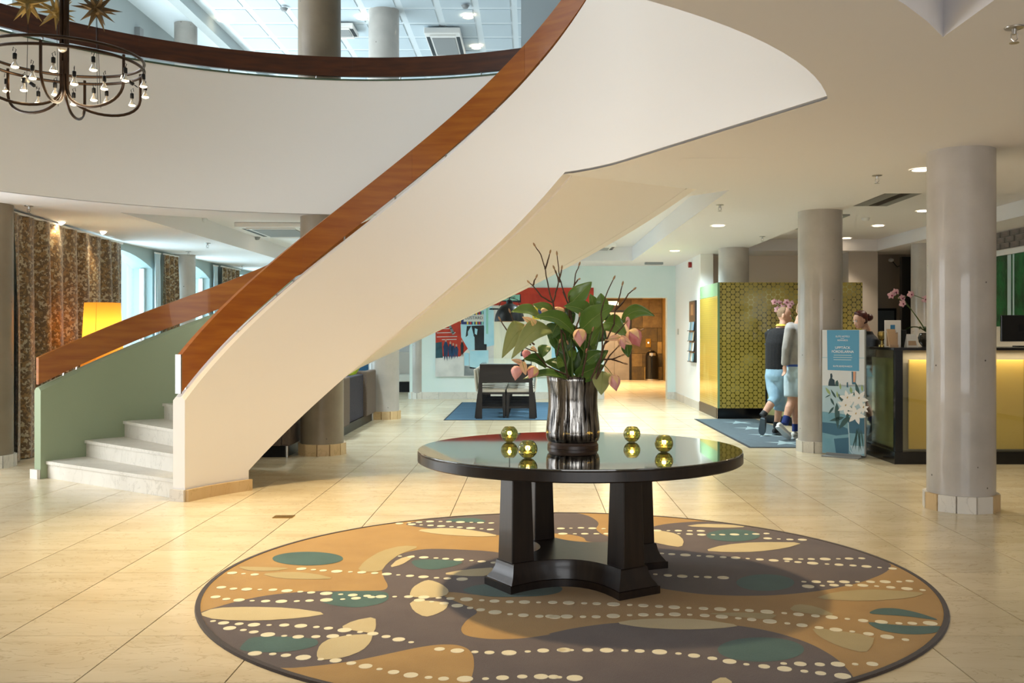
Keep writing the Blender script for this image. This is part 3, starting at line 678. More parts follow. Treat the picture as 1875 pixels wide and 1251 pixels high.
def leaf(b, t, w, sag=0.0, face=0.0, m='leaf_green', name='leaf', cup=.25):
    """b, t world points; w half width; sag bends the middle up(+)/down; face turns the blade about its rib"""
    b, t = Vector(b), Vector(t); ax = (t - b); L = ax.length; ax.normalize()
    view = Vector((0, -1, 0.25)).normalized(); side = ax.cross(view)
    side = side.normalized() if side.length > .2 else Vector((1, 0, 0))
    nrm = side.cross(ax).normalized()
    q = Matrix.Rotation(face, 3, ax); side = q @ side; nrm = q @ nrm
    NU, NV = 12, 6; mb = MB(); v = []
    for i in range(NU + 1):
        u = i / NU; wd = w * (math.sin(PI * min(u, 1) ** .72) ** .8 * (1 - .15 * u) + .02 * (1 - u)) if 0 < u < 1 else w * .015
        c = b + ax * (L * u) + Vector((0, 0, 1)) * (sag * math.sin(PI * u)) + nrm * (L * .06 * math.sin(PI * u))
        for j in range(NV + 1):
            s = -1 + 2 * j / NV; wob = .05 * w * math.sin(u * 17 + s * 2)
            v.append(c + side * (wd * s) + nrm * (cup * wd * (abs(s) ** 1.5) + wob * abs(s) - .05 * wd * math.cos(3 * PI * s)))
    f = [(i*(NV+1)+j, i*(NV+1)+j+1, (i+1)*(NV+1)+j+1, (i+1)*(NV+1)+j) for i in range(NU) for j in range(NV)]
    mb.add(v, f); o = mb.build(name, m, bq, smooth=True, angle=180)
    sl = o.modifiers.new('thickness', 'SOLIDIFY'); sl.thickness = .0016
    rib = [v[i*(NV+1)+NV//2] - nrm * .0004 + Vector((0, -.0008, 0)) for i in range(NU)]
    MB().tube(rib, [.0022 * (1 - .8 * i / NU) for i in range(NU)], 5).build('leaf_rib', 'leaf_rib', o)
    return o
LV = [((600,490),(765,318),62,5.62,5.60,'leaf_green',.0,0), ((380,600),(150,548),52,5.55,5.42,'leaf_green',.02,.5), ((480,580),(315,488),42,5.66,5.62,'leaf_green',.01,.2), ((640,720),(325,588),60,5.50,5.36,'leaf_green',.035,.35),
      ((780,600),(550,505),62,5.58,5.52,'leaf_green',.02,.25), ((680,690),(935,498),78,5.50,5.42,'leaf_green',.01,-.15), ((300,680),(80,900),72,5.45,5.30,'leaf_pale',.05,.1), ((450,680),(152,905),66,5.42,5.26,'leaf_pale',.055,.0),
      ((985,620),(1245,578),46,5.56,5.50,'leaf_green',.045,.2), ((790,540),(752,408),42,5.72,5.74,'leaf_green',0,.5), ((850,540),(835,405),50,5.70,5.70,'leaf_green',0,-.3), ((850,640),(1040,745),62,5.52,5.46,'leaf_green',.035,.2),
      ((1030,780),(1045,895),36,5.58,5.55,'leaf_dark',0,.3), ((580,1060),(240,1062),48,5.46,5.36,'leaf_dark',.015,.8), ((420,970),(240,912),46,5.48,5.42,'leaf_dark',.02,.5), ((850,1000),(838,1180),62,5.48,5.42,'leaf_pale',0,.2),
      ((640,1050),(850,955),62,5.52,5.46,'leaf_dark',.01,.6), ((700,640),(780,830),80,5.62,5.60,'leaf_dark',0,.1), ((620,640),(560,860),75,5.66,5.62,'leaf_dark',0,-.2), ((720,930),(850,850),46,5.45,5.42,'leaf_dark',.01,.3),
      ((470,700),(560,880),50,5.60,5.55,'leaf_dark',0,.2), ((690,520),(760,490),30,5.7,5.7,'leaf_green',0,.2), ((880,620),(900,560),42,5.6,5.6,'leaf_dark',0,.1), ((560,600),(640,560),60,5.68,5.68,'leaf_dark',0,0), ((600,1050),(480,800),58,5.6,5.55,'leaf_dark',0,.3),
      ((660,1050),(760,760),66,5.64,5.62,'leaf_dark',0,-.2), ((500,950),(560,960),40,5.45,5.42,'leaf_green',.02,.6), ((760,700),(880,760),70,5.6,5.58,'leaf_dark',.01,.2), ((500,640),(440,760),56,5.6,5.56,'leaf_dark',0,.1), ((420,800),(380,900),44,5.6,5.56,'leaf_dark',0,.3)]
rl = random.Random(21)
for k in range(16):
    x0, y0 = rl.uniform(520, 800), rl.uniform(760, 1040); an = rl.uniform(-2.9, -.25); L_ = rl.uniform(130, 230); d0 = rl.uniform(5.56, 5.76)
    LV.append(((x0, y0), (x0 + L_ * math.cos(an), y0 + L_ * math.sin(an) * .9), rl.uniform(42, 62), d0, d0 + rl.uniform(-.08, .08), rl.choice(('leaf_dark', 'leaf_dark', 'leaf_green')), .01, rl.uniform(-.5, .6)))
for (b, t, w_, d0, d1, m, sg, fc) in LV: leaf(D_(*b, d0), D_(*t, d1), w_ * 1.22 / 4.169 / F * 5.5, sg, fc, m)
def twig(ps, d, r=.0054, tipbud=True, m='twig_bark'):
    pts_ = [D_(x, y, d + .012 * math.sin(i * 2.1)) for i, (x, y) in enumerate(ps)]; fine = []
    for i in range(len(pts_) - 1):
        for s in range(3): fine.append(pts_[i].lerp(pts_[i+1], s / 3) + Vector((random.uniform(-.0018, .0018), random.uniform(-.002, .002), random.uniform(-.0015, .0015))))
    fine.append(pts_[-1]); n = len(fine)
    o = MB().tube(fine, [r * (1 - .55 * i / n) for i in range(n)], 7).build('twig', m, bq, smooth=True)
    if tipbud:
        a, b = fine[-2], fine[-1]; dr = (b - a).normalized()
        MB().tube([b - dr * .004, b + dr * .006, b + dr * .016, b + dr * .024], [.003, .0055, .005, .001], 7).build('bud', 'twig_bud', o, smooth=True)
    return o
for ps, d in [([(560,1050),(500,760),(470,480),(435,370),(410,220),(375,110),(333,45)],5.6), ([(410,220),(430,150),(445,100)],5.6), ([(500,620),(470,480),(380,430),(320,350),(290,325)],5.56), ([(320,345),(325,310),(340,285)],5.56),
      ([(620,1050),(600,700),(590,500),(545,380),(520,290),(510,210),(500,112)],5.66), ([(520,290),(535,220)],5.66), ([(525,320),(500,270),(480,218)],5.66), ([(470,470),(490,400),(510,320),(495,255)],5.7), ([(545,390),(575,460)],5.66),
      ([(640,900),(600,520),(590,440),(630,345),(640,260),(668,192)],5.62), ([(630,345),(655,310),(665,298)],5.62), ([(600,430),(650,370)],5.63), ([(760,1060),(840,880),(850,680),(835,560),(870,430),(930,298)],5.38), ([(800,1060),(860,800),(935,640),(940,540),(985,400),(998,342)],5.40),
      ([(940,540),(1010,470),(1045,410),(1083,378)],5.40), ([(800,1060),(900,880),(965,815)],5.42), ([(850,912),(920,910),(990,882)],5.42), ([(920,910),(965,925),(1012,940)],5.42), ([(300,800),(130,705),(68,610)],5.40), ([(330,800),(180,665),(142,550)],5.42),
      ([(640,720),(655,640),(670,580)],5.34), ([(600,1040),(420,960),(330,850),(255,820)],5.45), ([(580,1050),(540,800),(528,680),(560,720),(575,770)],5.40), ([(860,790),(930,740),(1020,635)],5.42), ([(960,760),(1060,720),(1138,688)],5.42), ([(500,880),(510,830),(520,780)],5.38), ([(690,1040),(740,800),(770,690)],5.42)]:
    twig(ps, d)
for ps in ([(620,1055),(612,900),(608,760)], [(660,1055),(700,900),(720,760)], [(560,1055),(590,900),(560,780)], [(690,1055),(780,900),(830,700)]):
    twig(ps, 5.5, .007, False, 'stem_green')
def bud(c, w, h, m='petal_pink', tilt=0.0, open_=0.0, cap=True):
    """hanging bud: overlapping petals round an axis"""
    c = Vector(c); grp = None
    rot = Matrix.Rotation(tilt, 3, 'Y')
    prof = [(.06, .5), (.32, .45), (.47, .28), (.5, .08), (.43, -.12), (.30, -.32), (.15, -.48), (.02, -.62)]
    rings = []
    for r, z in prof:
        ring = []
        for j in range(20):
            a = 2*PI*j/20; k = 1 + .13 * math.cos(4 * a + 6 * z) + open_ * (0.5 - z) * .5 * (1 + math.cos(4 * a)) * .5
            ring.append(tuple(c + rot @ Vector((r * w * k * math.cos(a), r * w * k * math.sin(a), z * h))))
        rings.append(ring)
    o = MB().sweep(rings).build('flower', m, bq, smooth=True, angle=70)
    if cap:
        for a in range(4):
            an = PI/2 * a + .4; e = Vector((math.cos(an), math.sin(an), 0)); t = Vector((-e.y, e.x, 0)); pv = []
            for i in range(7):
                u = i / 6; rr = .08 + .50 * math.sin(u * 1.9); zz = .53 - .75 * u ** 1.6; wd = .30 * math.sin(PI * min(u + .06, 1) ** .8)
                for s in (-1, 0, 1): pv.append(c + rot @ (e * (rr * w * (1.06 - .06 * abs(s))) + t * (wd * w * s) + Vector((0, 0, zz * h))))
            MB().add(pv, [(3*i+j, 3*i+j+1, 3*i+j+4, 3*i+j+3) for i in range(6) for j in (0, 1)]).build('petal', 'petal_cream', o, smooth=True, angle=180)
    return o
def petal(b, t, w_, m, d, fc=.2): 
    o = leaf(D_(*b, d), D_(*t, d - .02), w_ / 4.169 / F * 5.4, 0, fc, m, 'petal', .35); return o
k_ = 1 / 4.169 / F * 5.4
bud(D_(675,740,5.28), 88*k_, 118*k_, 'petal_pink'); bud(D_(1092,742,5.42), 105*k_, 130*k_, 'petal_deep', -.5, .5); bud(D_(1042,628,5.46), 32*k_, 90*k_, 'petal_pink', -.1, 0, False)
bud(D_(1000,785,5.40), 55*k_, 85*k_, 'petal_pink', -.3); petal((985,745),(868,762),26,'petal_cream',5.42); petal((975,740),(1072,798),30,'petal_cream',5.41)
bud(D_(275,672,5.36), 62*k_, 70*k_, 'petal_pink', .9, 0, False); petal((330,650),(235,585),30,'petal_cream',5.36); petal((330,648),(300,600),26,'petal_cream',5.35)
bud(D_(190,1010,5.34), 78*k_, 100*k_, 'petal_pink', .15, 0, False); bud(D_(312,1008,5.33), 78*k_, 90*k_, 'petal_pink', .5); petal((240,945),(152,912),22,'petal_cream',5.35); petal((235,925),(262,1030),28,'petal_cream',5.34)
bud(D_(265,872,5.45), 62*k_, 72*k_, 'petal_deep', .2, 0, False); bud(D_(940,1085,5.36), 72*k_, 110*k_, 'petal_pink', -.2, .7); twig([(800,940),(870,960),(925,1035)],5.40,.003,False,'stem_green')
bud(D_(515,540,5.6), 80*k_, 60*k_, 'petal_cream', .2); bud(D_(405,548,5.55), 60*k_, 50*k_, 'petal_cream', .6); bud(D_(730,860,5.5), 24*k_, 70*k_, 'petal_deep', 0, 0, False); petal((300,820),(350,850),20,'petal_cream',5.5); bud(D_(745,510,5.72), 30*k_, 50*k_, 'petal_pink', 0, 0, False)

# ================================================================== candle holders on the glass
mat('mosaic_glass', '#bcc98c', .05, col2='#e0d7a0', scale=40, trans=1.0, ior=1.4, lo=.4, hi=.6); mat('candle_wax', '#f3e6c8', .6); mat('flame', '#ffd27a', .5, emit='#ffb24a', estr=14)
mat('rim_silver', '#c9c9bd', .15, .8)
def candle(x, y, label):
    t = thing('candle_holder', label, 'candle holder', (x, y, TZ + .001), 'glass globe candle holders on the round table'); r = .051; rings = []
    for z, q in [(-.93, .36), (-.8, .60), (-.55, .835), (-.25, .968), (.05, 1.0), (.35, .937), (.62, .785), (.80, .62), (.86, .56), (.86, .48), (.72, .62), (.4, .84), (0, .92), (-.4, .85), (-.75, .55)]:
        rings.append([(x + r * q * (1 + .012 * ((j + len(rings)) % 2)) * math.cos(2*PI*j/18), y + r * q * (1 + .012 * ((j + len(rings)) % 2)) * math.sin(2*PI*j/18), TZ + .001 + r * .93 + r * z) for j in range(18)])
    MB().sweep(rings).build('glass_globe', 'mosaic_glass', t)
    MB().lathe([(.022, TZ + .010), (.022, TZ + .030)], (x, y, 0), 16).build('candle', 'candle_wax', t, smooth=True)
    MB().lathe([(.001, TZ + .031), (.006, TZ + .037), (.005, TZ + .045), (.001, TZ + .058)], (x, y, 0), 10).build('flame', 'flame', t, smooth=True)
    light('candle_light', 'POINT', (x, y, TZ + .055), (0, 0, 0), .35, (1, .62, .22), shadow_soft_size=.012).parent = None
for (x, y, lb) in [(-.135, 5.90, 'lit green mosaic glass globe candle holder, back of the pair beside the vase'), (-.022, 5.13, 'lit green mosaic glass globe candle holder, alone in front of the vase'),
                   (.60, 5.90, 'lit amber mosaic glass globe candle holder behind the vase, toward the booth'), (.725, 5.40, 'lit amber mosaic glass globe candle holder close to the table rim')]: candle(x, y, lb)
# ================================================================== gold dotted glass booth
def honeycomb(name, a, disc, disc2, gap1, gap2, axis='XZ', rad=.462):
    m = bpy.data.materials.new(name); m.use_nodes = True; nt = m.node_tree; b = nt.nodes['Principled BSDF']; L = nt.links.new; N = nt.nodes.new
    tc = N('ShaderNodeTexCoord'); sp = N('ShaderNodeSeparateXYZ'); L(tc.outputs['Object'], sp.inputs[0]); cb = N('ShaderNodeCombineXYZ')
    L(sp.outputs['Y' if axis == 'YZ' else 'X'], cb.inputs[0]); L(sp.outputs['Z'], cb.inputs[1])
    dv = N('ShaderNodeVectorMath'); dv.operation = 'MULTIPLY'; dv.inputs[1].default_value = (1 / (a * 1.7320508), 1 / a, 0); L(cb.outputs[0], dv.inputs[0])
    lens = []
    for off in (0.0, 0.5):
        ad = N('ShaderNodeVectorMath'); ad.operation = 'ADD'; ad.inputs[1].default_value = (off, off, 0); L(dv.outputs[0], ad.inputs[0])
        fr = N('ShaderNodeVectorMath'); fr.operation = 'FRACTION'; L(ad.outputs[0], fr.inputs[0])
        sb = N('ShaderNodeVectorMath'); sb.operation = 'SUBTRACT'; sb.inputs[1].default_value = (.5, .5, 0); L(fr.outputs[0], sb.inputs[0])
        ml = N('ShaderNodeVectorMath'); ml.operation = 'MULTIPLY'; ml.inputs[1].default_value = (1.7320508, 1, 0); L(sb.outputs[0], ml.inputs[0])
        ln = N('ShaderNodeVectorMath'); ln.operation = 'LENGTH'; L(ml.outputs[0], ln.inputs[0]); lens.append(ln)
    mn = N('ShaderNodeMath'); mn.operation = 'MINIMUM'; L(lens[0].outputs['Value'], mn.inputs[0]); L(lens[1].outputs['Value'], mn.inputs[1])
    mr = N('ShaderNodeMapRange'); mr.inputs[1].default_value = rad - .02; mr.inputs[2].default_value = rad + .02; L(mn.outputs[0], mr.inputs[0])
    n = N('ShaderNodeTexNoise'); n.inputs['Scale'].default_value = 1.3; L(tc.outputs['Object'], n.inputs['Vector'])
    g = N('ShaderNodeValToRGB'); e = g.color_ramp.elements; e[0].position = .55; e[0].color = srgb(gap1); e[1].position = .68; e[1].color = srgb(gap2); L(n.outputs[0], g.inputs[0])
    d = N('ShaderNodeValToRGB'); e = d.color_ramp.elements; e[0].position = .35; e[0].color = srgb(disc); e[1].position = .65; e[1].color = srgb(disc2); L(n.outputs[0], d.inputs[0])
    mx = N('ShaderNodeMixRGB'); L(mr.outputs[0], mx.inputs[0]); L(d.outputs[0], mx.inputs[1]); L(g.outputs[0], mx.inputs[2]); L(mx.outputs[0], b.inputs['Base Color'])
    b.inputs['Roughness'].default_value = .12; b.inputs['Coat Weight'].default_value = .4; MATS[name] = m
honeycomb('honeycomb_gold', .085, '#97863a', '#a6954a', '#3f3b14', '#c2bd80'); honeycomb('dotted_gold', .075, '#8a7424', '#8a7424', '#cbb04e', '#d5bf62', 'YZ', .10)
mat('green_glass', '#8fb57e', .1, coat=.4); mat('glass_edge', '#6f8f6a', .1)
bt = thing('glass_booth', 'gold green glass booth printed with honeycomb discs above a black plinth', 'booth', (3.08, 16.14, 0))
xs = [3.08, 3.93, 4.72, 5.43]
for a, b in zip(xs, xs[1:]): box('glass_panel', 'honeycomb_gold', bt, a + .002, b - .002, 16.14, 16.17, .172, 2.24)
for a, b in ((16.14, 17.0), (17.0, 17.86)): box('side_panel', 'dotted_gold', bt, 3.05, 3.078, a + .002, b - .002, .172, 2.02)
box('glass_band', 'green_glass', bt, 3.05, 3.078, 16.142, 17.86, 2.024, 2.24)
box('plinth', 'black_gloss', bt, 3.045, 5.45, 16.13, 16.20, 0, .17); box('plinth_side', 'panel_black', bt, 3.04, 3.09, 16.21, 17.88, 0, .17)
box('corner_edge', 'glass_edge', bt, 3.046, 3.08, 16.128, 16.14, .172, 2.24)
# ================================================================== reception desk
mat('gold_panel', '#e2b85c', .35, col2='#ecc66c', scale=1.5, coat=.3); mat('green_stone', '#6e6f3f', .3, col2='#979362', scale=2.5, detail=7, coat=.4); mat('desk_glass', '#7d8e78', .05, spec=.8)
clear_glass('front_glass', '#f6f9f2', .15)
desk = thing('reception_desk', 'long reception desk with gold panel behind glass, black corner post and plinth', 'reception desk', (3.885, 10.51, 0))
ZD = 1.245
box('plinth', 'black_gloss', desk, 3.87, 8.1, 10.49, 11.45, 0, .13)
box('corner_post', 'black_gloss', desk, 3.885, 3.965, 10.51, 10.57, .13, ZD - .03)
box('counter_top', 'black_gloss', desk, 3.86, 8.1, 10.48, 11.46, ZD - .028, ZD)
for a, b in ((3.968, 5.3), (5.304, 6.7), (6.704, 8.1)):
    box('gold_panel', 'gold_panel', desk, a + (.10 if a < 4 else 0), b, 10.60, 10.63, .15, ZD - .13)
    box('front_glass', 'front_glass', desk, a, b, 10.512, 10.520, .135, ZD - .03)
box('side_panel', 'green_stone', desk, 3.95, 3.98, 10.70, 11.42, .15, ZD - .12); box('side_glass', 'front_glass', desk, 3.887, 3.895, 10.575, 11.44, .135, ZD - .03)
box('desk_body', 'wall_taupe', desk, 4.0, 8.05, 10.66, 11.42, .13, ZD - .03)
box('rear_shelf', 'dark_wood', desk, 4.0, 8.0, 11.47, 12.0, .98, 1.02); box('rear_panel', 'dark_wood', desk, 4.0, 8.0, 11.94, 12.0, .002, .98)
light('desk_strip_light', 'AREA', (6.0, 10.56, ZD - .05), (0, 0, 0), 15, WARM2, shape='RECTANGLE', size=4.0, size_y=.05)
# second desk, turned, where the two guests stand
d2 = thing('side_reception_desk', 'smaller turned reception desk of dark green glass beside the gold booth', 'reception desk', (3.66, 15.42, 0))
pa, pb = Vector((3.66, 15.42)), Vector((4.16, 14.36)); dd = (pb - pa).normalized(); nn = Vector((-dd.y, dd.x)); nn = nn if nn.x > 0 else -nn
def quad(a, b, t0, t1): return [tuple(a + nn * t0), tuple(b + nn * t0), tuple(b + nn * t1), tuple(a + nn * t1)]
MB().prism(quad(pa, pb, -.01, .6), 0, .13).build('plinth', 'black_gloss', d2); MB().prism(quad(pa, pb, -.015, .62), ZD - .028, ZD).build('counter_top', 'black_gloss', d2)
MB().prism(quad(pa + dd * .03, pb, .02, .58), .13, ZD - .03).build('glass_body', 'green_stone', d2); MB().prism(quad(pa, pa + dd * .028, 0, .03), .13, ZD - .03).build('corner_post', 'black_gloss', d2)
# ================================================================== things on the desks
mat('paper', '#f2f0ea', .7); mat('print_blue', '#3f86b5', .6); mat('print_grey', '#8f8f8c', .7); mat('card_tan', '#c9a986', .6); mat('screen_black', '#08090a', .2); mat('silver_gold', '#b79d5c', .2, .9)
cs = thing('certificate_stand', 'framed white certificate with blue square standing on the reception desk', 'certificate', (4.02, 10.95, ZD + .001))
box('board', 'paper', cs, 3.93, 4.11, 10.95, 10.962, ZD + .001, ZD + .30); box('tan_field', 'card_tan', cs, 3.95, 4.075, 10.947, 10.950, ZD + .012, ZD + .165); box('blue_square', 'print_blue', cs, 3.993, 4.043, 10.946, 10.950, ZD + .195, ZD + .248); box('back_leg', 'paper', cs, 4.0, 4.04, 10.962, 11.03, ZD + .001, ZD + .01)
for k, (wd, z) in enumerate(((.075, .178), (.10, .158), (.035, .122), (.09, .10))): box('text_line', 'print_grey', cs, 4.018 - wd / 2, 4.018 + wd / 2, 10.9452, 10.9468, ZD + z - .003, ZD + z + .003)
tcard = thing('tent_card', 'small white folded tent card with photo on the reception desk', 'card', (4.21, 10.9, ZD + .001))
MB().sweep([[(4.145, 10.87, ZD + .001), (4.275, 10.87, ZD + .001), (4.262, 10.905, ZD + .145), (4.158, 10.905, ZD + .145)], [(4.145, 10.876, ZD + .001), (4.275, 10.876, ZD + .001), (4.262, 10.909, ZD + .145), (4.158, 10.909, ZD + .145)]]).build('front_leaf', 'paper', tcard)
MB().sweep([[(4.145, 10.95, ZD + .001), (4.275, 10.95, ZD + .001), (4.262, 10.914, ZD + .145), (4.158, 10.914, ZD + .145)], [(4.145, 10.945, ZD + .001), (4.275, 10.945, ZD + .001), (4.262, 10.910, ZD + .145), (4.158, 10.910, ZD + .145)]]).build('back_leaf', 'paper', tcard)
MB().sweep([[(4.165, 10.8715, ZD + .02), (4.255, 10.8715, ZD + .02), (4.25, 10.884, ZD + .07), (4.168, 10.884, ZD + .07)], [(4.165, 10.874, ZD + .02), (4.255, 10.874, ZD + .02), (4.25, 10.886, ZD + .07), (4.168, 10.886, ZD + .07)]]).build('photo', 'card_tan', tcard)
tr = thing('trophy', 'small gold and glass trophy at the end of the reception desk', 'trophy', (3.96, 11.12, ZD + .001))
MB().lathe([(.04, ZD + .001), (.04, ZD + .02), (.015, ZD + .03), (.012, ZD + .07)], (3.96, 11.12, 0), 20).build('stem', 'silver_gold', tr, smooth=True)
MB().lathe([(.012, ZD + .07), (.035, ZD + .09), (.05, ZD + .13), (.045, ZD + .17), (.015, ZD + .18)], (3.96, 11.12, 0), 14).build('bowl', 'silver_gold', tr)
hb = thing('leaflet_holder', 'tan wooden leaflet holder leaning at the desk end beside the poster', 'leaflet holder', (3.93, 10.75, ZD + .001))
MB().sweep([[(3.90, 10.72, ZD + .001), (3.99, 10.72, ZD + .001), (3.99, 10.80, ZD + .20), (3.90, 10.80, ZD + .20)], [(3.90, 10.735, ZD + .001), (3.99, 10.735, ZD + .001), (3.99, 10.815, ZD + .20), (3.90, 10.815, ZD + .20)]]).build('back_board', 'card_tan', hb); box('lip', 'card_tan', hb, 3.90, 3.99, 10.70, 10.72, ZD + .001, ZD + .03)
def monitor(x, y, z, wd, ht, rz, label, stand=True):
    t = thing('computer_monitor', label, 'monitor', (x, y, z)); t.rotation_euler = (0, 0, rz)
    MB().box((0, 0, .06 + ht / 2), (wd, .03, ht)).build('screen_shell', 'screen_black', t, world=False, bevel=.006); MB().box((0, .02, .05 + ht * .4), (.05, .03, ht * .6)).build('neck', 'black_metal', t, world=False); MB().box((0, .02, .006), (.2, .16, .012)).build('foot', 'black_metal', t, world=False, bevel=.003)
    MB().box((0, -.0165, .06 + ht / 2), (wd * .3, .004, ht * .25)).build('back_cover', 'black_metal', t, world=False)
    return t
monitor(5.62, 11.2, ZD + .001, .56, .30, 0, 'large black monitor seen from behind on the gold desk, before the green painting'); monitor(4.36, 11.75, 1.021, .30, .36, .5, 'dark grey monitor standing in front of the receptionist')
# orchids
mat('orchid_pink', '#f0c8ce', .6, col2='#e2a7b3', scale=30); mat('orchid_heart', '#8e2f55', .6); mat('orchid_pot', '#4a463c', .12, trans=.4); mat('white_pot', '#d8d4cc', .4)
def orchid(base, label, blooms, potm, pr, leafs=True, sc=1.0):
    x, y, z = base; t = thing('potted_orchid', label, 'orchid', base)
    MB().lathe([(pr * .55, z), (pr * .9, z + pr * .5), (pr, z + pr), (pr * .85, z + pr * 1.45), (pr * .8, z + pr * 1.5)], (x, y, 0), 28).build('pot', potm, t, smooth=True)
    if leafs:
        for a in range(5):
            an = a * 1.3 + .4; e = Vector((math.cos(an), math.sin(an) * .7, .12)); b0 = Vector((x, y, z + pr * 1.45)); pv = []
            for i in range(7):
                u = i / 6; c = b0 + e * (.24 * u) + Vector((0, 0, .07 * math.sin(PI * u * .8) - .03 * u)); sd = Vector((-e.y, e.x, 0)).normalized(); wd = .035 * math.sin(PI * min(u * .94 + .06, 1))
                for s in (-1, 0, 1): pv.append(c + sd * wd * s + Vector((0, 0, .012 * abs(s))))
            MB().add(pv, [(3*i+j, 3*i+j+1, 3*i+j+4, 3*i+j+3) for i in range(6) for j in (0, 1)]).build('leaf', 'leaf_dark', t, smooth=True, angle=180)
    tips = sorted(blooms)
    for gi in range(2):
        g = [b for i, b in enumerate(blooms) if i % 2 == gi]
        if not g: continue
        q = Vector(g[0]); b0 = Vector((x, y, z + pr * 1.4)); mid = b0.lerp(q, .6) + Vector((.05 * (1 - 2 * gi), 0, .10)); pts_ = []
        for i in range(11):
            u = i / 10; pts_.append(b0 * (1-u)**2 + mid * 2*u*(1-u) + q * u*u)
        pts_ += [Vector(b) for b in g[1:]]
        MB().tube(pts_, .004, 6).build('stem', 'stem_green', t, smooth=True)
    for bi, b in enumerate(blooms):
        b = Vector(b); fl = None; r = .042 * sc
        mb = MB()
        for k in range(5):
            an = PI/2 + 2*PI*k/5 + .2 * bi; e = Vector((math.cos(an), 0, math.sin(an))); sd = Vector((-e.z, 0, e.x)); wd = r * (.55 if k in (1, 4) else .36); pv = []
            for i in range(6):
                u = i / 5; c = b + e * (r * 1.05 * u) + Vector((0, -.012 + .018 * u * u, 0)); ww = wd * math.sin(PI * min(u * .9 + .08, 1)) ** .7
                for s in (-1, 0, 1): pv.append(c + sd * ww * s + Vector((0, .006 * abs(s), 0)))
            mb.add(pv, [(3*i+j, 3*i+j+1, 3*i+j+4, 3*i+j+3) for i in range(5) for j in (0, 1)])
        fl = mb.build('bloom', 'orchid_pink', t, smooth=True, angle=180); MB().ball(b + Vector((0, -.02, -.005)), .010 * sc, 8, 6).build('bloom_heart', 'orchid_heart', fl, smooth=True)
    return t
orchid((4.50, 11.18, ZD + .001), 'pink orchid in a round dark glass bowl on the reception desk', [P(1632, 541, 11.15), P(1652, 546, 11.2), P(1640, 535, 11.2), P(1668, 539, 11.15), P(1653, 556, 11.12), P(1694, 548, 11.2)], 'orchid_pot', .105)
orchid((4.10, 14.75, ZD + .001), 'pink orchid on the smaller desk behind the head of the man in black', [P(1418, 553, 14.7), P(1427, 555, 14.75), P(1433, 563, 14.7), P(1440, 553, 14.7), P(1449, 556, 14.75), P(1423, 567, 14.7), P(1446, 560, 14.7)], 'white_pot', .08, sc=1.15)
wc = P(1411, 602, 15.2); sh = thing('counter_card', 'white card in a holder standing at the end of the smaller desk', 'card', (3.72, 15.32, ZD + .001))
MB().box((3.745, 15.33, ZD + .11), (.14, .012, .216), -.2).build('card_sheet', 'paper', sh); MB().box((3.745, 15.34, ZD + .008), (.15, .06, .014), -.2).build('card_foot', 'black_metal', sh)
# ================================================================== poster stand
mat('poster_white', '#dfe6ee', .45); mat('poster_blue', '#5da6d2', .45); mat('poster_sky', '#b6d3e2', .45); mat('poster_teal', '#6fa3bb', .45, col2='#86b6ca', scale=3); mat('poster_deep', '#3f6f8c', .45); mat('lily_white', '#f1f2f4', .5); mat('lily_leaf', '#3c5f63', .5); mat('lily_bud', '#9fb77e', .5); mat('poster_dark', '#2e4655', .5); mat('poster_orange', '#e0a889', .5); mat('lettering_white', '#ffffff', .5); mat('lily_heart', '#b79a5c', .5)
pl, pr_ = Vector((3.334, 11.28, 0)), Vector((3.727, 10.98, 0)); pu = (pr_ - pl).normalized(); pw_ = (pr_ - pl).length; pn = Vector((pu.y, -pu.x, 0)); PH = 1.438
sg = thing('poster_stand', 'free standing light blue poster panel with white lilies and hotel lettering', 'poster stand', ((pl.x + pr_.x) / 2, (pl.y + pr_.y) / 2, 0))
def pq(u, v, off=0.0): q = pl + pu * (u * pw_) + pn * off; return Vector((q.x, q.y, .03 + v * (PH - .03)))
def pxy(x, y): return ((x - 75) / 380.0, 1 - (y - 70) / 1125.0)           # poster position read off an enlargement
def pslab(poly, m, lay, name='print'):
    t = .0006 * lay + .0085; n = len(poly)
    MB().sweep([[tuple(pq(u, v, t - .0004)) for u, v in poly], [tuple(pq(u, v, t)) for u, v in poly]]).build(name, m, sg)
MB().sweep([[tuple(pq(u, v, -.008)) for u, v in ((0,0),(1,0),(1,1),(0,1))], [tuple(pq(u, v, .008)) for u, v in ((0,0),(1,0),(1,1),(0,1))]]).build('panel', 'poster_white', sg)
MB().sweep([[tuple(pq(u, v, -.012)) for u, v in ((.98,-.002),(1.01,-.002),(1.01,1.002),(.98,1.002))], [tuple(pq(u, v, .012)) for u, v in ((.98,-.002),(1.01,-.002),(1.01,1.002),(.98,1.002))]]).build('edge_profile', 'grey_enamel', sg)
c0 = pq(.5, 0); MB().box((c0.x, c0.y, .006), (.42, .26, .012), math.atan2(pu.y, pu.x)).build('foot_plate', 'grey_enamel', sg); MB().box((c0.x, c0.y, .025), (.40, .03, .03), math.atan2(pu.y, pu.x)).build('foot_clamp', 'grey_enamel', sg)
def px_poly(ps): return [pxy(x, y) for x, y in ps]
pslab(px_poly([(75,320),(455,320),(455,580),(75,580)]), 'poster_white', 1); pslab(px_poly([(75,580),(455,560),(455,840),(75,820)]), 'poster_sky', 1); pslab(px_poly([(75,815),(200,825),(455,850),(455,1195),(75,1195)]), 'poster_teal', 1)
pslab(px_poly([(75,915),(200,920),(300,960),(310,1010),(200,1030),(75,1010)]), 'poster_deep', 2); pslab(px_poly([(180,1060),(310,1040),(310,1195),(200,1195)]), 'poster_deep', 2); pslab(px_poly([(75,318),(455,318),(455,326),(75,326)]), 'poster_sky', 2); pslab(px_poly([(300,880),(455,860),(455,1000),(310,1000)]), 'poster_deep', 2)
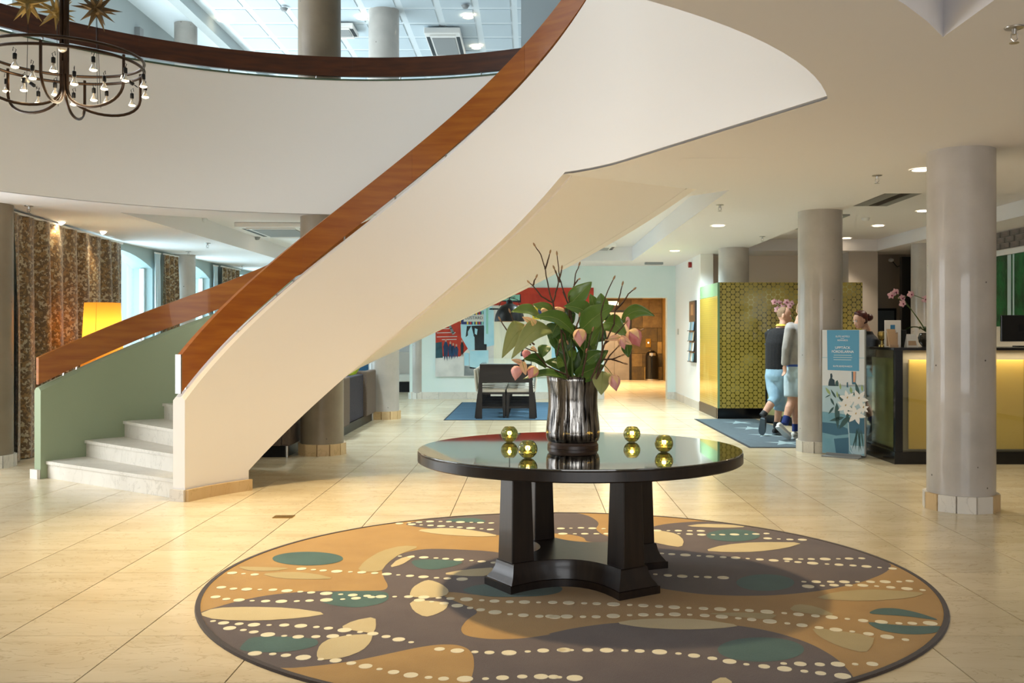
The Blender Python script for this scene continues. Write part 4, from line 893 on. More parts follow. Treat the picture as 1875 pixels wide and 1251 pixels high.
pslab(px_poly([(118,72),(402,72),(402,440),(124,436)]), 'poster_blue', 3)
for tx, y, sz in (('ELITE HOTELS', 130, .026), ('REWARDS', 165, .026), ('UPPTÄCK', 232, .040), ('FÖRDELARNA', 268, .040), ('ELITE.SE/REWARDS', 400, .026)):
    u, v = pxy(258, y); o = pq(u, v, .0112); text_obj(tx, sz, face_mtx(o, pu), 'lettering_white', sg)
pslab(px_poly([(240,146),(272,146),(272,149),(240,149)]), 'lettering_white', 4)
for y, a, b in ((300, 180, 335), (320, 175, 342), (341, 178, 334)): pslab(px_poly([(a, y-4), (b, y-4), (b, y+3), (a, y+3)]), 'poster_sky', 4, 'small_print')
pslab(px_poly([(130,580),(132,550),(140,520),(148,510),(148,470),(162,465),(168,490),(165,512),(185,525),(192,580)]), 'poster_dark', 3); pslab(px_poly([(190,580),(195,540),(212,525),(222,550),(222,580)]), 'lily_leaf', 3); pslab(px_poly([(336,445),(376,445),(372,560),(340,560)]), 'poster_deep', 2); pslab(px_poly([(350,445),(372,445),(368,540),(350,540)]), 'poster_orange', 3); pslab(px_poly([(293,545),(305,540),(307,590),(293,588)]), 'poster_deep', 3)
# printed lilies
def plf(b, t, w_, m, lay):
    b, t = Vector(b), Vector(t); d = t - b; nrm = Vector((-d.y, d.x)).normalized(); ps = []
    for i in range(7): u = i / 6; ps.append(b + d * u + nrm * (w_ * math.sin(PI * u ** .8)))
    for i in range(5, 0, -1): u = i / 6; ps.append(b + d * u - nrm * (w_ * math.sin(PI * u ** .8)))
    pslab(px_poly([(p.x, p.y) for p in ps]), m, lay, 'printed_leaf')
for b, t, w_ in (((205,730),(215,970),22), ((270,860),(140,900),16), ((310,850),(225,970),22), ((180,770),(130,840),10), ((150,690),(185,760),10), ((200,690),(150,610),9), ((335,760),(290,870),24), ((400,660),(370,540),15), ((330,640),(455,660),14), ((260,720),(220,650),14), ((330,900),(300,850),18), ((150,660),(100,690),5)): plf(b, t, w_, 'lily_leaf', 4)
for b, t, w_ in (((150,660),(105,595),12), ((335,640),(328,580),12), ((215,685),(205,625),8), ((240,610),(235,550),8), ((430,620),(425,560),9)): plf(b, t, w_, 'lily_bud', 5)
def lily(cx, cy, r, rot, lay):
    for k in range(6):
        a = rot + k * PI / 3; plf((cx, cy), (cx + r * math.cos(a), cy + r * 1.05 * math.sin(a)), r * .23, 'lily_white', lay + (k % 2))
    plf((cx - 3, cy), (cx + 5, cy - 22), 5, 'lily_heart', lay + 3)
lily(300, 690, 75, .3, 5); lily(400, 690, 85, .1, 7); lily(285, 760, 80, .5, 9); lily(375, 830, 88, .2, 11); lily(440, 770, 50, .7, 6)
pslab(px_poly([(303,905),(312,905),(325,1150),(350,1185),(345,1195),(318,1160)]), 'poster_sky', 5); pslab(px_poly([(350,1185),(440,1190),(440,1195),(345,1195)]), 'poster_sky', 5); pslab(px_poly([(325,1110),(450,1110),(450,1175),(400,1190),(345,1180)]), 'poster_sky', 4)
for b, t in (((400,940),(340,1150)), ((390,960),(420,1160)), ((380,950),(370,1150)), ((410,950),(400,1170)), ((420,960),(440,1140))): plf(b, t, 7, 'lily_leaf', 6)
# ================================================================== floor mat with stars
mat('mat_grey', '#4c5a61', .95, col2='#5a6a71', scale=12, stretch=(1, 6, 1), bump=.1, bscale=150); mat('mat_star', '#93a9ad', .95); mat('mat_edge', '#22282b', .8)
fm = thing('star_floor_mat', 'grey blue entrance mat with pale stars in front of the reception', 'mat', (2.65, 11.99, 0))
box('mat_body', 'mat_grey', fm, 2.68, 3.63, 12.03, 16.02, .001, .009); box('mat_border', 'mat_edge', fm, 2.65, 3.645, 11.995, 16.05, .001, .006)
for x, y in ((1353, 775), (1376, 785.5), (1404, 798), (1436, 812.5), (1332, 768.9)):
    g = G(x, y); ps = []
    if g.y > 15.85: continue
    for k in range(10):
        a = PI/2 + PI * k / 5; r = .25 if k % 2 == 0 else .085; ps.append((min(max(g.x + r * 1.0 * math.cos(a), 2.7), 3.62), g.y + r * 1.15 * math.sin(a)))
    MB().add([(a, b, z) for z in (.0085, .0105) for a, b in ps], [tuple(range(10, 20))] + [(i, (i+1) % 10, 10 + (i+1) % 10, 10 + i) for i in range(10)]).build('star', 'mat_star', fm)
# ================================================================== behind the desks
box('black_wall_panel', 'panel_black', None, 6.36, 6.75, 16.9, 17.0, 0, 2.72); tag(C.objects['black_wall_panel'], 'tall glossy black panel against the taupe reception wall', 'panel')
pf = thing('black_picture_frame', 'black framed dark picture low on the taupe reception wall', 'picture', (6.3, 17.96, 1.39)); mat('dull_glass', '#4b5257', .25)
box('frame', 'black_metal', pf, 6.25, 6.66, 17.965, 17.998, 1.36, 1.86); box('glass', 'dull_glass', pf, 6.29, 6.62, 17.958, 17.964, 1.40, 1.82)
cm = thing('wall_camera', 'small white security camera with cable high on the taupe wall', 'camera', (6.5, 17.9, 2.75)); MB().ball((6.55, 17.93, 2.74), (.05, .05, .035)).build('camera_body', 'white_enamel', cm, smooth=True); MB().tube([(6.6, 17.99, 2.72), (6.68, 17.98, 2.62), (6.78, 17.98, 2.66), (6.82, 17.985, 2.78)], .008, 6).build('camera_cable', 'black_metal', cm, smooth=True)
wa = wall('wall_painting_side', 6.70, 6.9, 11.0, 16.2, 0, HC + .1, m='plaster_warm')
mat('brick_grey', '#6b625c', .9, col2='#877c73', scale=9, bump=.3, bscale=40); bk = None
for r in range(3):
    for k in range(14):
        y = 11.05 + k * .27 + (.13 if r % 2 else 0)
        if bk is None: bk = MB().b2(0, .03, 0, .25, 0, .075).build('brick', 'brick_grey', wa); bk.location = (6.675, y, 2.60 + r * .083)
        else: inst(bk, 'brick', (6.675 + random.uniform(-.006, .003), y, 2.60 + r * .083), 0, wa)
gp = thing('green_painting', 'large emerald green abstract painting with pale vertical streaks above the desk', 'painting', (6.66, 12.9, 1.55))
mat('emerald', '#0e6b35', .35, col2='#06421f', scale=5, detail=8, bump=.4, bscale=14, lo=.35, hi=.6); mat('streak', '#b9cfd0', .4)
box('canvas', 'emerald', gp, 6.665, 6.699, 11.6, 14.25, 1.50, 2.50); box('top_frame', 'white_enamel', gp, 6.655, 6.699, 11.6, 14.25, 2.505, 2.58)
for y, wd in ((14.2, .05), (13.72, .05), (13.60, .02), (12.9, .04), (12.2, .05)): box('pale_streak', 'streak', gp, 6.660, 6.665, y - wd, y + wd, 1.50, 2.50)
# ================================================================== people
mat('skin', '#c79a80', .55, col2='#d3a78e', scale=20); mat('hair_sandy', '#8a7258', .8, col2='#6b573f', scale=60); mat('hair_auburn', '#3a1610', .45, col2='#572218', scale=40, stretch=(1, 1, .2)); mat('eye_white', '#efece6', .3); mat('eye_dark', '#1c1512', .3); mat('lips', '#a4574d', .5)
mat('knit_black', '#141517', .9, col2='#1d1f21', scale=60, bump=.15, bscale=120); mat('shirt_yellow', '#d3c24a', .8); mat('denim_light', '#7fa6bd', .85, col2='#9bbdcf', scale=5, detail=6, bump=.2, bscale=18); mat('shoe_black', '#1a1d20', .6); mat('sole_grey', '#5b6a72', .8)
mat('sweat_grey', '#8d8c88', .95, col2='#a3a19b', scale=6, bump=.3, bscale=14); mat('shorts_blue', '#9db4bd', .85, col2='#afc4ca', scale=5, bump=.2, bscale=12); mat('sock_blue', '#22346f', .9); mat('shoe_white', '#c9cac4', .7); mat('sole_white', '#dfe3e2', .6); mat('jacket_black', '#101114', .8); mat('blue_hem', '#3a57a0', .8)
def soft(o, vox, sm=4):
    r = o.modifiers.new('remesh', 'REMESH'); r.mode = 'VOXEL'; r.voxel_size = vox; r.use_smooth_shade = True
    s = o.modifiers.new('smooth', 'SMOOTH'); s.iterations = sm; s.factor = .5
    return o
def ellring(c, sd, fw, rx, ry, n=20): return [tuple(Vector(c) + sd * (rx * math.cos(2*PI*j/n)) + fw * (ry * math.sin(2*PI*j/n))) for j in range(n)]
def head_mesh(mb, chin, fw, sd, up, H=.232):
    k = H / .232
    prof = [(0, .022, .070, .0), (.012, .040, .086, .02), (.035, .054, .092, .045), (.06, .063, .091, .068), (.085, .069, .090, .084), (.11, .073, .088, .094), (.14, .076, .091, .100), (.17, .074, .085, .099), (.197, .062, .066, .086), (.218, .040, .038, .058), (.230, .014, .012, .02)]
    rings = []
    for z, hw, fr, bk in prof:
        ring = []
        for j in range(24):
            a = 2*PI*j/24; s, c = math.sin(a), math.cos(a); ring.append(tuple(chin + up * (z * k) + sd * (hw * k * c) + fw * ((fr if s > 0 else bk) * k * s)))
        rings.append(ring)
    mb.sweep(rings)
    mb.sweep([ellring(chin + up * (.122 * k) + fw * .086 * k, sd, up, .007, .006, 8), ellring(chin + up * (.095 * k) + fw * .100 * k, sd, up, .013, .009, 8), ellring(chin + up * (.078 * k) + fw * .106 * k, sd, up, .016, .008, 8), ellring(chin + up * (.070 * k) + fw * .092 * k, sd, up, .012, .004, 8)])
    for s in (-1, 1):
        c = chin + up * (.105 * k) + sd * (s * .076 * k) - fw * .008
        mb.sweep([ellring(c + sd * (s * t), fw, up, a, b, 10) for t, a, b in ((-.012, .014, .024), (0, .019, .033), (.008, .016, .030), (.010, .008, .02))])
def face(parent, chin, fw, sd, up, H=.232):
    k = H / .232
    for s in (-1, 1):
        c = chin + up * (.118 * k) + sd * (s * .031 * k) + fw * (.083 * k)
        e = MB().ball(c, .0115 * k, 12, 8).build('eye', 'eye_white', parent, smooth=True); MB().ball(c + fw * .0065, .0068 * k, 10, 6).build('iris', 'eye_dark', e, smooth=True)
        MB().tube([c + up * .017 - sd * .017 + fw * .004, c + up * .021 + fw * .008, c + up * .017 + sd * .017 + fw * .004], .0032, 6).build('eyebrow', 'hair_sandy', parent, smooth=True)
    m = chin + up * (.048 * k) + fw * (.0925 * k); MB().tube([m - sd * .022 - fw * .008, m - sd * .008, m + sd * .008, m + sd * .022 - fw * .008], [.002, .0042, .0042, .002], 6).build('mouth', 'lips', parent, smooth=True)
def limb(mb, pts, rs, n=14): mb.tube([Vector(p) for p in pts], rs, n)
def hand(mb, wrist, dr, palm_n, L=.18, curl=.6):
    dr = Vector(dr).normalized(); pn_ = Vector(palm_n); pn_ = (pn_ - dr * pn_.dot(dr)).normalized(); sd = dr.cross(pn_); w0 = Vector(wrist)
    mb.sweep([ellring(w0 + dr * t, sd, pn_, a, b, 12) for t, a, b in ((-.01, .024, .019), (.02, .032, .018), (.06, .041, .016), (.09, .040, .013))])
    for i, (off, ln) in enumerate(((-.030, .072), (-.010, .082), (.010, .077), (.029, .060))):
        p = w0 + dr * .082 + sd * off; q = p; pts_ = [p]; d = dr.copy()
        for s in range(3):
            d = (Matrix.Rotation(-curl * .5, 3, sd) @ d); q = q + d * (ln / 3); pts_.append(q)
        mb.tube(pts_, [.0095, .009, .008, .006], 8)
    p = w0 + dr * .03 - sd * .030; d = (dr * .6 - sd * .8 + pn_ * .25).normalized(); d2_ = (dr * .95 - sd * .25 + pn_ * .3).normalized(); mb.tube([p, p + d * .03, p + d * .03 + d2_ * .03, p + d * .03 + d2_ * .052], [.012, .011, .010, .007], 8)
def shoe(parent, heel, toe, up, matl, solem, name='shoe'):
    """heel and toe: points on the sole; up: away from the sole"""
    heel, toe, up = Vector(heel), Vector(toe), Vector(up).normalized(); d = (toe - heel); L = d.length; d.normalize(); up = (up - d * up.dot(d)).normalized(); sd = d.cross(up); rings = []; sr = []
    for t, w_, h in ((0, .026, .06), (.06, .033, .072), (.2, .036, .075), (.38, .038, .062), (.6, .044, .050), (.8, .044, .042), (.93, .034, .034), (1.0, .014, .022)):
        c = heel + d * (L * t); rings.append([tuple(c + sd * (w_ * math.cos(2*PI*j/14)) + up * (.018 + h * .5 + h * .5 * math.sin(2*PI*j/14))) for j in range(14)]); sr.append([tuple(c + sd * (w_ * 1.08 * s) + up * z) for s, z in ((-1, 0), (1, 0), (1, .024), (-1, .024))])
    o = MB().sweep(rings).build(name, matl, parent, smooth=True, angle=70); MB().sweep(sr).build('sole', solem, o, bevel=.004)
def torso_rings(chain, sd, fw): return [ellring(c, sd, fw, rx, ry) for c, rx, ry in chain]

# ---- man in black jumper and light jeans
K1 = 13.5
m1 = thing('person', 'person in black jumper and rolled light blue jeans leaning toward the smaller desk', 'person', (3.39, 13.5, .0095))
fw = Vector((.80, .60, 0)).normalized(); sd = Vector((fw.y, -fw.x, 0)); up = Vector((0, 0, 1))      # he faces the desk, to the right and away
pel = P(1423, 684, K1); wst = P(1422, 660, K1); che = P(1424, 628, K1); sho = P(1427, 606, K1); nek = P(1431, 597, K1)
hf = Vector((.93, -.30, -.12)).normalized(); hs = Vector((hf.y, -hf.x, 0)).normalized(); hu = hs.cross(hf).normalized(); hu = hu if hu.z > 0 else -hu
chin = P(1444.5, 594, K1 - .02) - hf * .075
body = MB(); body.sweep(torso_rings([(pel - up * .08, .12, .10), (pel, .165, .125), (wst, .145, .115), (che - up * .02, .155, .115), (sho - up * .03, .125, .08), (sho + up * .03 + fw * .015, .07, .065), (nek + up * .02 + fw * .02, .058, .058)], sd, fw))
limb(body, [nek - up * .03, nek + up * .03 + hf * .03, chin + hu * .06 + hf * .0], [.062, .058, .055]); head_mesh(body, chin, hf, hs, hu)
# legs: standing leg, trailing leg with lifted heel
hipL, hipR = pel - sd * .085 - up * .05, pel + sd * .085 - up * .05
kneS, ankS = P(1430, 733, K1 + .02), P(1422, 779, K1 + .02); kneT, ankT = P(1419, 731, K1 - .08), P(1398, 759, K1 - .14)
limb(body, [hipR, hipR.lerp(kneS, .5), kneS, kneS.lerp(ankS, .35) - fw * .012, ankS], [.088, .078, .056, .056, .037]); limb(body, [hipL, hipL.lerp(kneT, .5), kneT, kneT.lerp(ankT, .35) - fw * .012, ankT], [.088, .078, .056, .056, .037])
for s in (-1, 1):
    a = sho + sd * (s * .165) - up * .06; e = a - up * .255 + sd * (s * .03) + fw * .06; h_ = e + fw * .235 - up * .012 - sd * (s * .05); limb(body, [a, e, h_], [.052, .043, .029]); hand(body, h_, fw, Vector((0, 0, -1)), curl=.35)
soft(body.build('body', 'skin', m1), .008); face(m1, chin, hf, hs, hu)
jm = MB(); jm.sweep(torso_rings([(pel + up * .055, .168, .135), (wst + up * .01, .160, .130), (che, .186, .140), (sho - up * .045, .182, .122), (sho + up * .005, .140, .100), (sho + up * .042 + fw * .012, .085, .075)], sd, fw))
for s in (-1, 1):
    a = sho + sd * (s * .175) - up * .035; e = a - up * .25 + sd * (s * .03) + fw * .06; h_ = e + fw * .21 - up * .01 - sd * (s * .045); limb(jm, [a - sd * (s * .06) + up * .01, a, e, h_], [.07, .068, .056, .044])
soft(jm.build('jumper', 'knit_black', m1), .012)
MB().sweep([ellring(nek + up * z + fw * .012, sd, fw, r, r, 20) for z, r in ((.0, .088), (.018, .076), (.026, .070), (.01, .070))]).build('shirt_collar', 'shirt_yellow', m1, smooth=True)
jn = MB(); jn.sweep(torso_rings([(pel - up * .10, .15, .125), (pel - up * .03, .175, .142), (pel + up * .03, .170, .134), (pel + up * .075, .162, .130)], sd, fw))
hemS = kneS.lerp(ankS, .42); hemT = kneT.lerp(ankT, .30)
limb(jn, [hipR + up * .03, hipR.lerp(kneS, .5), kneS, hemS], [.105, .098, .082, .084]); limb(jn, [hipL + up * .03, hipL.lerp(kneT, .5), kneT, hemT], [.105, .098, .080, .080])
soft(jn.build('jeans', 'denim_light', m1), .012)
limb_s = MB(); limb_s.tube([ankS + up * .05, ankS - up * .035], [.045, .048], 12); limb_s.build('sock', 'shoe_black', m1, smooth=True); tk = MB(); tk.tube([ankT + (kneT - ankT).normalized() * .04, ankT - (kneT - ankT).normalized() * .03], [.044, .047], 12); tk.build('sock', 'shoe_black', m1, smooth=True)
fd = Vector((.75, .66, 0)).normalized(); shoe(m1, Vector((ankS.x, ankS.y, .0105)) - fd * .07, Vector((ankS.x, ankS.y, .0105)) + fd * .21, (0, 0, 1), 'shoe_black', 'sole_grey')
toeT = Vector((P(1394, 788, K1 - .10).x, K1 - .10, .012)); heelT = toeT + Vector((-.015, -.13, .235)); shoe(m1, heelT, toeT, Vector((.5, .55, .4)), 'shoe_black', 'sole_grey')
hr = MB()
for z0, grow in ((0, 1),):
    rings = []
    for z, hw, b in ((.085, .071, .089), (.11, .0765, .099), (.14, .0795, .105), (.17, .0775, .104), (.197, .066, .091), (.219, .044, .062), (.233, .016, .024)):
        ring = []
        for j in range(24):
            a = 2*PI*j/24; s, c = math.sin(a), math.cos(a); fr = -.004 if z < .15 else (.03 if z < .19 else (.035 if z < .21 else .014)); ring.append(tuple(chin + hu * z + hs * (hw * c) + hf * ((fr if s > 0 else b) * s)))
        rings.append(ring)
    hr.sweep(rings)
hr.build('hair', 'hair_sandy', m1, smooth=True, angle=70)

# ---- man in grey sweatshirt, mostly behind the column
K2 = 12.98
m2 = thing('person', 'person in grey sweatshirt, pale blue shorts and blue socks half hidden behind the column', 'person', (3.52, 12.98, .0095))
fw = Vector((.62, .78, 0)).normalized(); sd = Vector((fw.y, -fw.x, 0))
pel = P(1462, 676, K2); wst = P(1462, 655, K2); che = P(1462, 622, K2); sho = P(1463, 599, K2); nek = P(1465, 588, K2); hf, hs, hu = Vector((.5, .85, -.1)).normalized(), Vector((.86, -.5, 0)).normalized(), Vector((0, 0, 1)); chin = P(1470, 584, K2) + hf * .0
body = MB(); body.sweep(torso_rings([(pel - up * .08, .12, .10), (pel, .165, .125), (wst, .15, .12), (che - up * .02, .155, .115), (sho - up * .03, .125, .08), (sho + up * .03, .07, .065), (nek + up * .02, .058, .058)], sd, fw)); limb(body, [nek - up * .03, nek + up * .03, chin + hu * .06], [.062, .058, .055]); head_mesh(body, chin, hf, hs, hu)
hipL, hipR = pel - sd * .085 - up * .05, pel + sd * .085 - up * .05; kneS, ankS = P(1457, 730, K2), P(1457, 783, K2); kneT, ankT = P(1450, 734, K2 - .02), P(1438, 773, K2 - .12)
limb(body, [hipR, hipR.lerp(kneS, .5), kneS, kneS.lerp(ankS, .35) - fw * .012, ankS], [.09, .08, .057, .058, .038]); limb(body, [hipL, hipL.lerp(kneT, .5), kneT, kneT.lerp(ankT, .35) - fw * .012, ankT], [.09, .08, .057, .058, .038])
aL = P(1447, 606, K2 - .05); eL = P(1440, 640, K2 - .10); wL = P(1437, 668, K2 - .08); limb(body, [aL, eL, wL], [.054, .044, .03]); hand(body, wL, Vector((.02, .05, -1)), Vector((1, .3, 0)), curl=.5)
aR = sho + sd * .19 - up * .04; eR = aR - up * .25 + fw * .08; wR = eR + fw * .24; limb(body, [aR, eR, wR], [.054, .044, .03]); hand(body, wR, fw, Vector((0, 0, -1)), curl=.4)
soft(body.build('body', 'skin', m2), .008); face(m2, chin, hf, hs, hu)
sw_ = MB(); sw_.sweep(torso_rings([(pel + up * .06, .178, .145), (wst, .190, .155), (che, .200, .152), (sho - up * .045, .190, .128), (sho + up * .005, .145, .104), (sho + up * .045, .085, .075)], sd, fw)); limb(sw_, [sho - sd * .11, aL, eL, wL - up * .01], [.08, .078, .062, .05]); limb(sw_, [sho + sd * .11, aR, eR, wR - fw * .02], [.08, .078, .062, .05]); soft(sw_.build('sweatshirt', 'sweat_grey', m2), .012)
MB().sweep([ellring(pel + up * z, sd, fw, .176, .142) for z in (.035, .065)]).build('shirt_hem', 'blue_hem', m2, smooth=True)
sh_ = MB(); sh_.sweep(torso_rings([(pel - up * .11, .15, .125), (pel - up * .03, .180, .148), (pel + up * .05, .168, .136)], sd, fw)); limb(sh_, [hipR + up * .03, hipR.lerp(kneS, .5), hipR.lerp(kneS, .88)], [.112, .115, .110]); limb(sh_, [hipL + up * .03, hipL.lerp(kneT, .5), hipL.lerp(kneT, .88)], [.112, .112, .105]); soft(sh_.build('shorts', 'shorts_blue', m2), .012)
t_ = (kneT - ankT).normalized(); MB().tube([ankT + t_ * .075, ankT - t_ * .03], [.05, .048], 12).build('sock', 'sock_blue', m2, smooth=True); MB().tube([ankS + up * .05, ankS - up * .05], [.048, .05], 12).build('sock', 'sock_blue', m2, smooth=True)
fd = Vector((.8, .5, 0)).normalized(); shoe(m2, Vector((ankS.x, ankS.y, .0105)) - fd * .07, Vector((ankS.x, ankS.y, .0105)) + fd * .21, (0, 0, 1), 'shoe_white', 'sole_white')
toeT = Vector((P(1446, 794, K2 - .14).x, K2 - .14, .013)); heelT = toeT + Vector((-.19, -.09, .17)); shoe(m2, heelT, toeT, Vector((.55, .55, .6)), 'shoe_white', 'sole_white')
hr = MB(); hr.sweep([[tuple(chin + hu * z + hs * (hw * math.cos(2*PI*j/20)) + hf * (((.02 if z > .15 else -.004) if math.sin(2*PI*j/20) > 0 else b) * math.sin(2*PI*j/20))) for j in range(20)] for z, hw, b in ((.08, .072, .092), (.14, .081, .108), (.19, .07, .096), (.225, .04, .055), (.236, .012, .02))]); hr.build('hair', 'hair_sandy', m2, smooth=True, angle=70)

# ---- receptionist
K3 = 13.0
m3 = thing('person', 'person with dark red pinned-up hair and black jacket looking down behind the reception desk', 'person', (4.42, 13.0, 0))
fw = Vector((-.97, -.22, 0)).normalized(); sd = Vector((fw.y, -fw.x, 0)); hf = Vector((-.93, -.20, -.30)).normalized(); hs = Vector((hf.y, -hf.x, 0)).normalized(); hu = hs.cross(hf); hu = hu if hu.z > 0 else -hu
chin = P(1571, 603, K3) - hf * .07; nek = chin - hu * .06 - hf * .05; nek.z = chin.z - .06; sho = nek - up * .07 - fw * .02; che = sho - up * .17; wst = che - up * .22; pel = wst - up * .2
body = MB(); body.sweep(torso_rings([(pel - up * .08, .12, .10), (pel, .165, .12), (wst, .125, .10), (che, .140, .11), (sho - up * .03, .115, .07), (sho + up * .02, .06, .055), (nek + up * .02, .048, .048)], sd, fw)); limb(body, [nek - up * .04, nek + up * .03, chin + hu * .07 - hf * .02], [.052, .048, .048]); head_mesh(body, chin, hf, hs, hu, .22)
for s in (-1, 1):
    hp = pel + sd * (s * .085) - up * .05; an = Vector((hp.x, hp.y, .07)); kn = hp.lerp(an, .48) + fw * .02; limb(body, [hp, kn, an], [.085, .055, .036])
    a = sho + sd * (s * .145) - up * .06; e = a - up * .21 + fw * .05; h_ = e + fw * .22 + up * .01; limb(body, [a, e, h_], [.045, .038, .026]); hand(body, h_, fw, Vector((0, 0, -1)), curl=.4)
    shoe(m3, Vector((an.x, an.y, .002)) - fw * .06, Vector((an.x, an.y, .002)) + fw * .18, (0, 0, 1), 'shoe_black', 'shoe_black')
soft(body.build('body', 'skin', m3), .008); face(m3, chin, hf, hs, hu, .22)
jk = MB(); jk.sweep(torso_rings([(pel - up * .02, .185, .14), (wst, .145, .118), (che, .170, .138), (sho - up * .035, .172, .105), (sho + up * .005, .140, .09), (sho + up * .04, .075, .07), (nek + up * .012, .070, .068)], sd, fw))
for s in (-1, 1):
    a = sho + sd * (s * .16) - up * .035; e = a - up * .235 + fw * .05; h_ = e + fw * .20; limb(jk, [a - sd * (s * .05), a, e, h_], [.062, .060, .050, .038])
    hp = pel + sd * (s * .085) - up * .05; an = Vector((hp.x, hp.y, .09)); limb(jk, [hp, hp.lerp(an, .48) + fw * .02, an], [.10, .075, .065])
soft(jk.build('suit', 'jacket_black', m3), .012)
hr = MB(); hr.sweep([[tuple(chin + hu * z + hs * (hw * math.cos(2*PI*j/24)) + hf * (((.052 if z > .14 else -.012) if math.sin(2*PI*j/24) > 0 else b) * math.sin(2*PI*j/24))) for j in range(24)] for z, hw, b in ((.05, .066, .085), (.09, .075, .10), (.13, .083, .112), (.17, .082, .112), (.20, .068, .095), (.222, .04, .06), (.232, .01, .02))]); hb_ = hr.build('hair', 'hair_auburn', m3, smooth=True, angle=70)
MB().ball(chin + hu * .10 - hf * .13, (.055, .055, .05), 14, 10).build('hair_bun', 'hair_auburn', m3, smooth=True)
# ================================================================== lift lobby beyond the opening
mat('stone_umber', '#5a4526', .6, col2='#6f5833', scale=7, detail=8, bump=.2, bscale=30); mat('stone_ochre', '#7d6235', .6, col2='#957743', scale=7, detail=8, bump=.2, bscale=30); mat('stone_dark', '#40311c', .6, col2='#55421f', scale=7, detail=8, bump=.2, bscale=30)
mat('lobby_ceiling', '#d8c39a', .8); mat('lift_steel', '#8d857c', .35, .85, col2='#a49a8e', scale=2)
YL = 29.8
wl = wall('wall_lobby', .3, 4.6, YL + .03, YL + .3, 0, 2.7, m='stone_dark'); wall('wall_lobby_right', 3.95, 4.1, YB + .3, YL, 0, 2.7, m='stone_ochre'); wall('wall_lobby_left', .3, .45, YB + .3, YL, 0, 2.7, m='plaster_warm')
lc = MB().b2(.3, 4.6, YB + .25, YL + .1, 2.60, 2.7).build('ceiling_lobby', 'lobby_ceiling'); lc['kind'] = 'structure'
random.seed(3); zz = 0.0; row = 0; rows_h = [.40, .40, .36, .42, .44, .42, .16]
for h_ in rows_h:
    x = .5 - (.4 if row % 2 else 0)
    while x < 3.95:
        wd = random.choice((.75, .95, 1.15, .6)); a, b = max(x, .46), min(x + wd, 3.94)
        cuts = [(a, b)]
        if zz < 2.1: cuts = [(max(p, q0), min(r, q1)) for p, r in ((a, min(b, 2.0)), (max(a, 3.02), b)) for q0, q1 in ((0, 9),) if r - p > .03]
        for p, r in cuts:
            o = box('stone_block', random.choice(('stone_umber', 'stone_ochre', 'stone_dark', 'stone_umber')), wl, p + .004, r - .004, YL - random.choice((0, .012, .006)), YL + .03, zz + .004, zz + h_ - .004)
        x += wd
    zz += h_; row += 1
el = thing('lift_door', 'brushed steel lift door in a dark frame at the end of the lobby', 'lift door', (2.5, YL, 0))
box('door_leaf', 'lift_steel', el, 2.05, 2.495, YL + .005, YL + .02, 0, 2.05); box('door_leaf', 'lift_steel', el, 2.503, 2.95, YL + .005, YL + .02, 0, 2.05)
f_ = MB(); f_.b2(2.0, 2.05, YL - .01, YL + .025, 0, 2.12); f_.b2(2.95, 3.02, YL - .01, YL + .025, 0, 2.12); f_.b2(2.0, 3.02, YL - .01, YL + .025, 2.05, 2.12); f_.build('door_frame', 'black_metal', el)
sgn = thing('lift_sign', 'small lit sign above the lift door', 'sign', (2.4, YL - .06, 2.3)); box('sign_box', 'white_enamel', sgn, 2.28, 2.62, YL - .06, YL, 2.26, 2.39); mat('sign_light', '#fff3d0', .5, emit='#fff0cc', estr=3); box('sign_face', 'sign_light', sgn, 2.29, 2.61, YL - .066, YL - .06, 2.27, 2.38)
cp = thing('lift_call_panel', 'small brass lift call panel on the stone wall above the bin', 'call panel', (3.51, YL, 1.0)); box('plate', 'brass', cp, 3.45, 3.60, YL - .03, YL - .0, .99, 1.25); MB().ball((3.525, YL - .032, 1.13), (.02, .008, .02), 10, 6).build('button', 'lamp_white', cp, smooth=True)
bn = thing('waste_bin', 'black rounded waste bin with silver flap against the lobby wall', 'bin', (3.60, 29.5, 0))
MB().lathe([(.19, 0), (.20, .02), (.20, .03), (.195, .04), (.195, .66), (.185, .76), (.15, .84), (.08, .89), (.01, .905)], (3.60, 29.5, 0), 36).build('bin_body', 'black_gloss', bn, smooth=True); MB().lathe([(.203, .002), (.206, .03), (.203, .045)], (3.60, 29.5, 0), 36).build('bin_foot_ring', 'steel', bn, smooth=True)
MB().sweep([ellring((3.60, 29.5, 0) and Vector((3.60 + .19 * math.sin(a) * .98, 29.5 - .19 * math.cos(a) * .98, .78)), Vector((math.cos(a), math.sin(a), 0)), up, .004, .05, 8) for a in (-.5, -.25, 0, .25, .5)]).build('flap', 'steel', bn)
# door plates and switch on the jamb
box('light_switch', 'steel', None, 3.055, 3.068, 20.55, 20.68, 1.38, 1.5); tag(C.objects['light_switch'], 'small steel switch plate on the white corridor wall', 'switch')
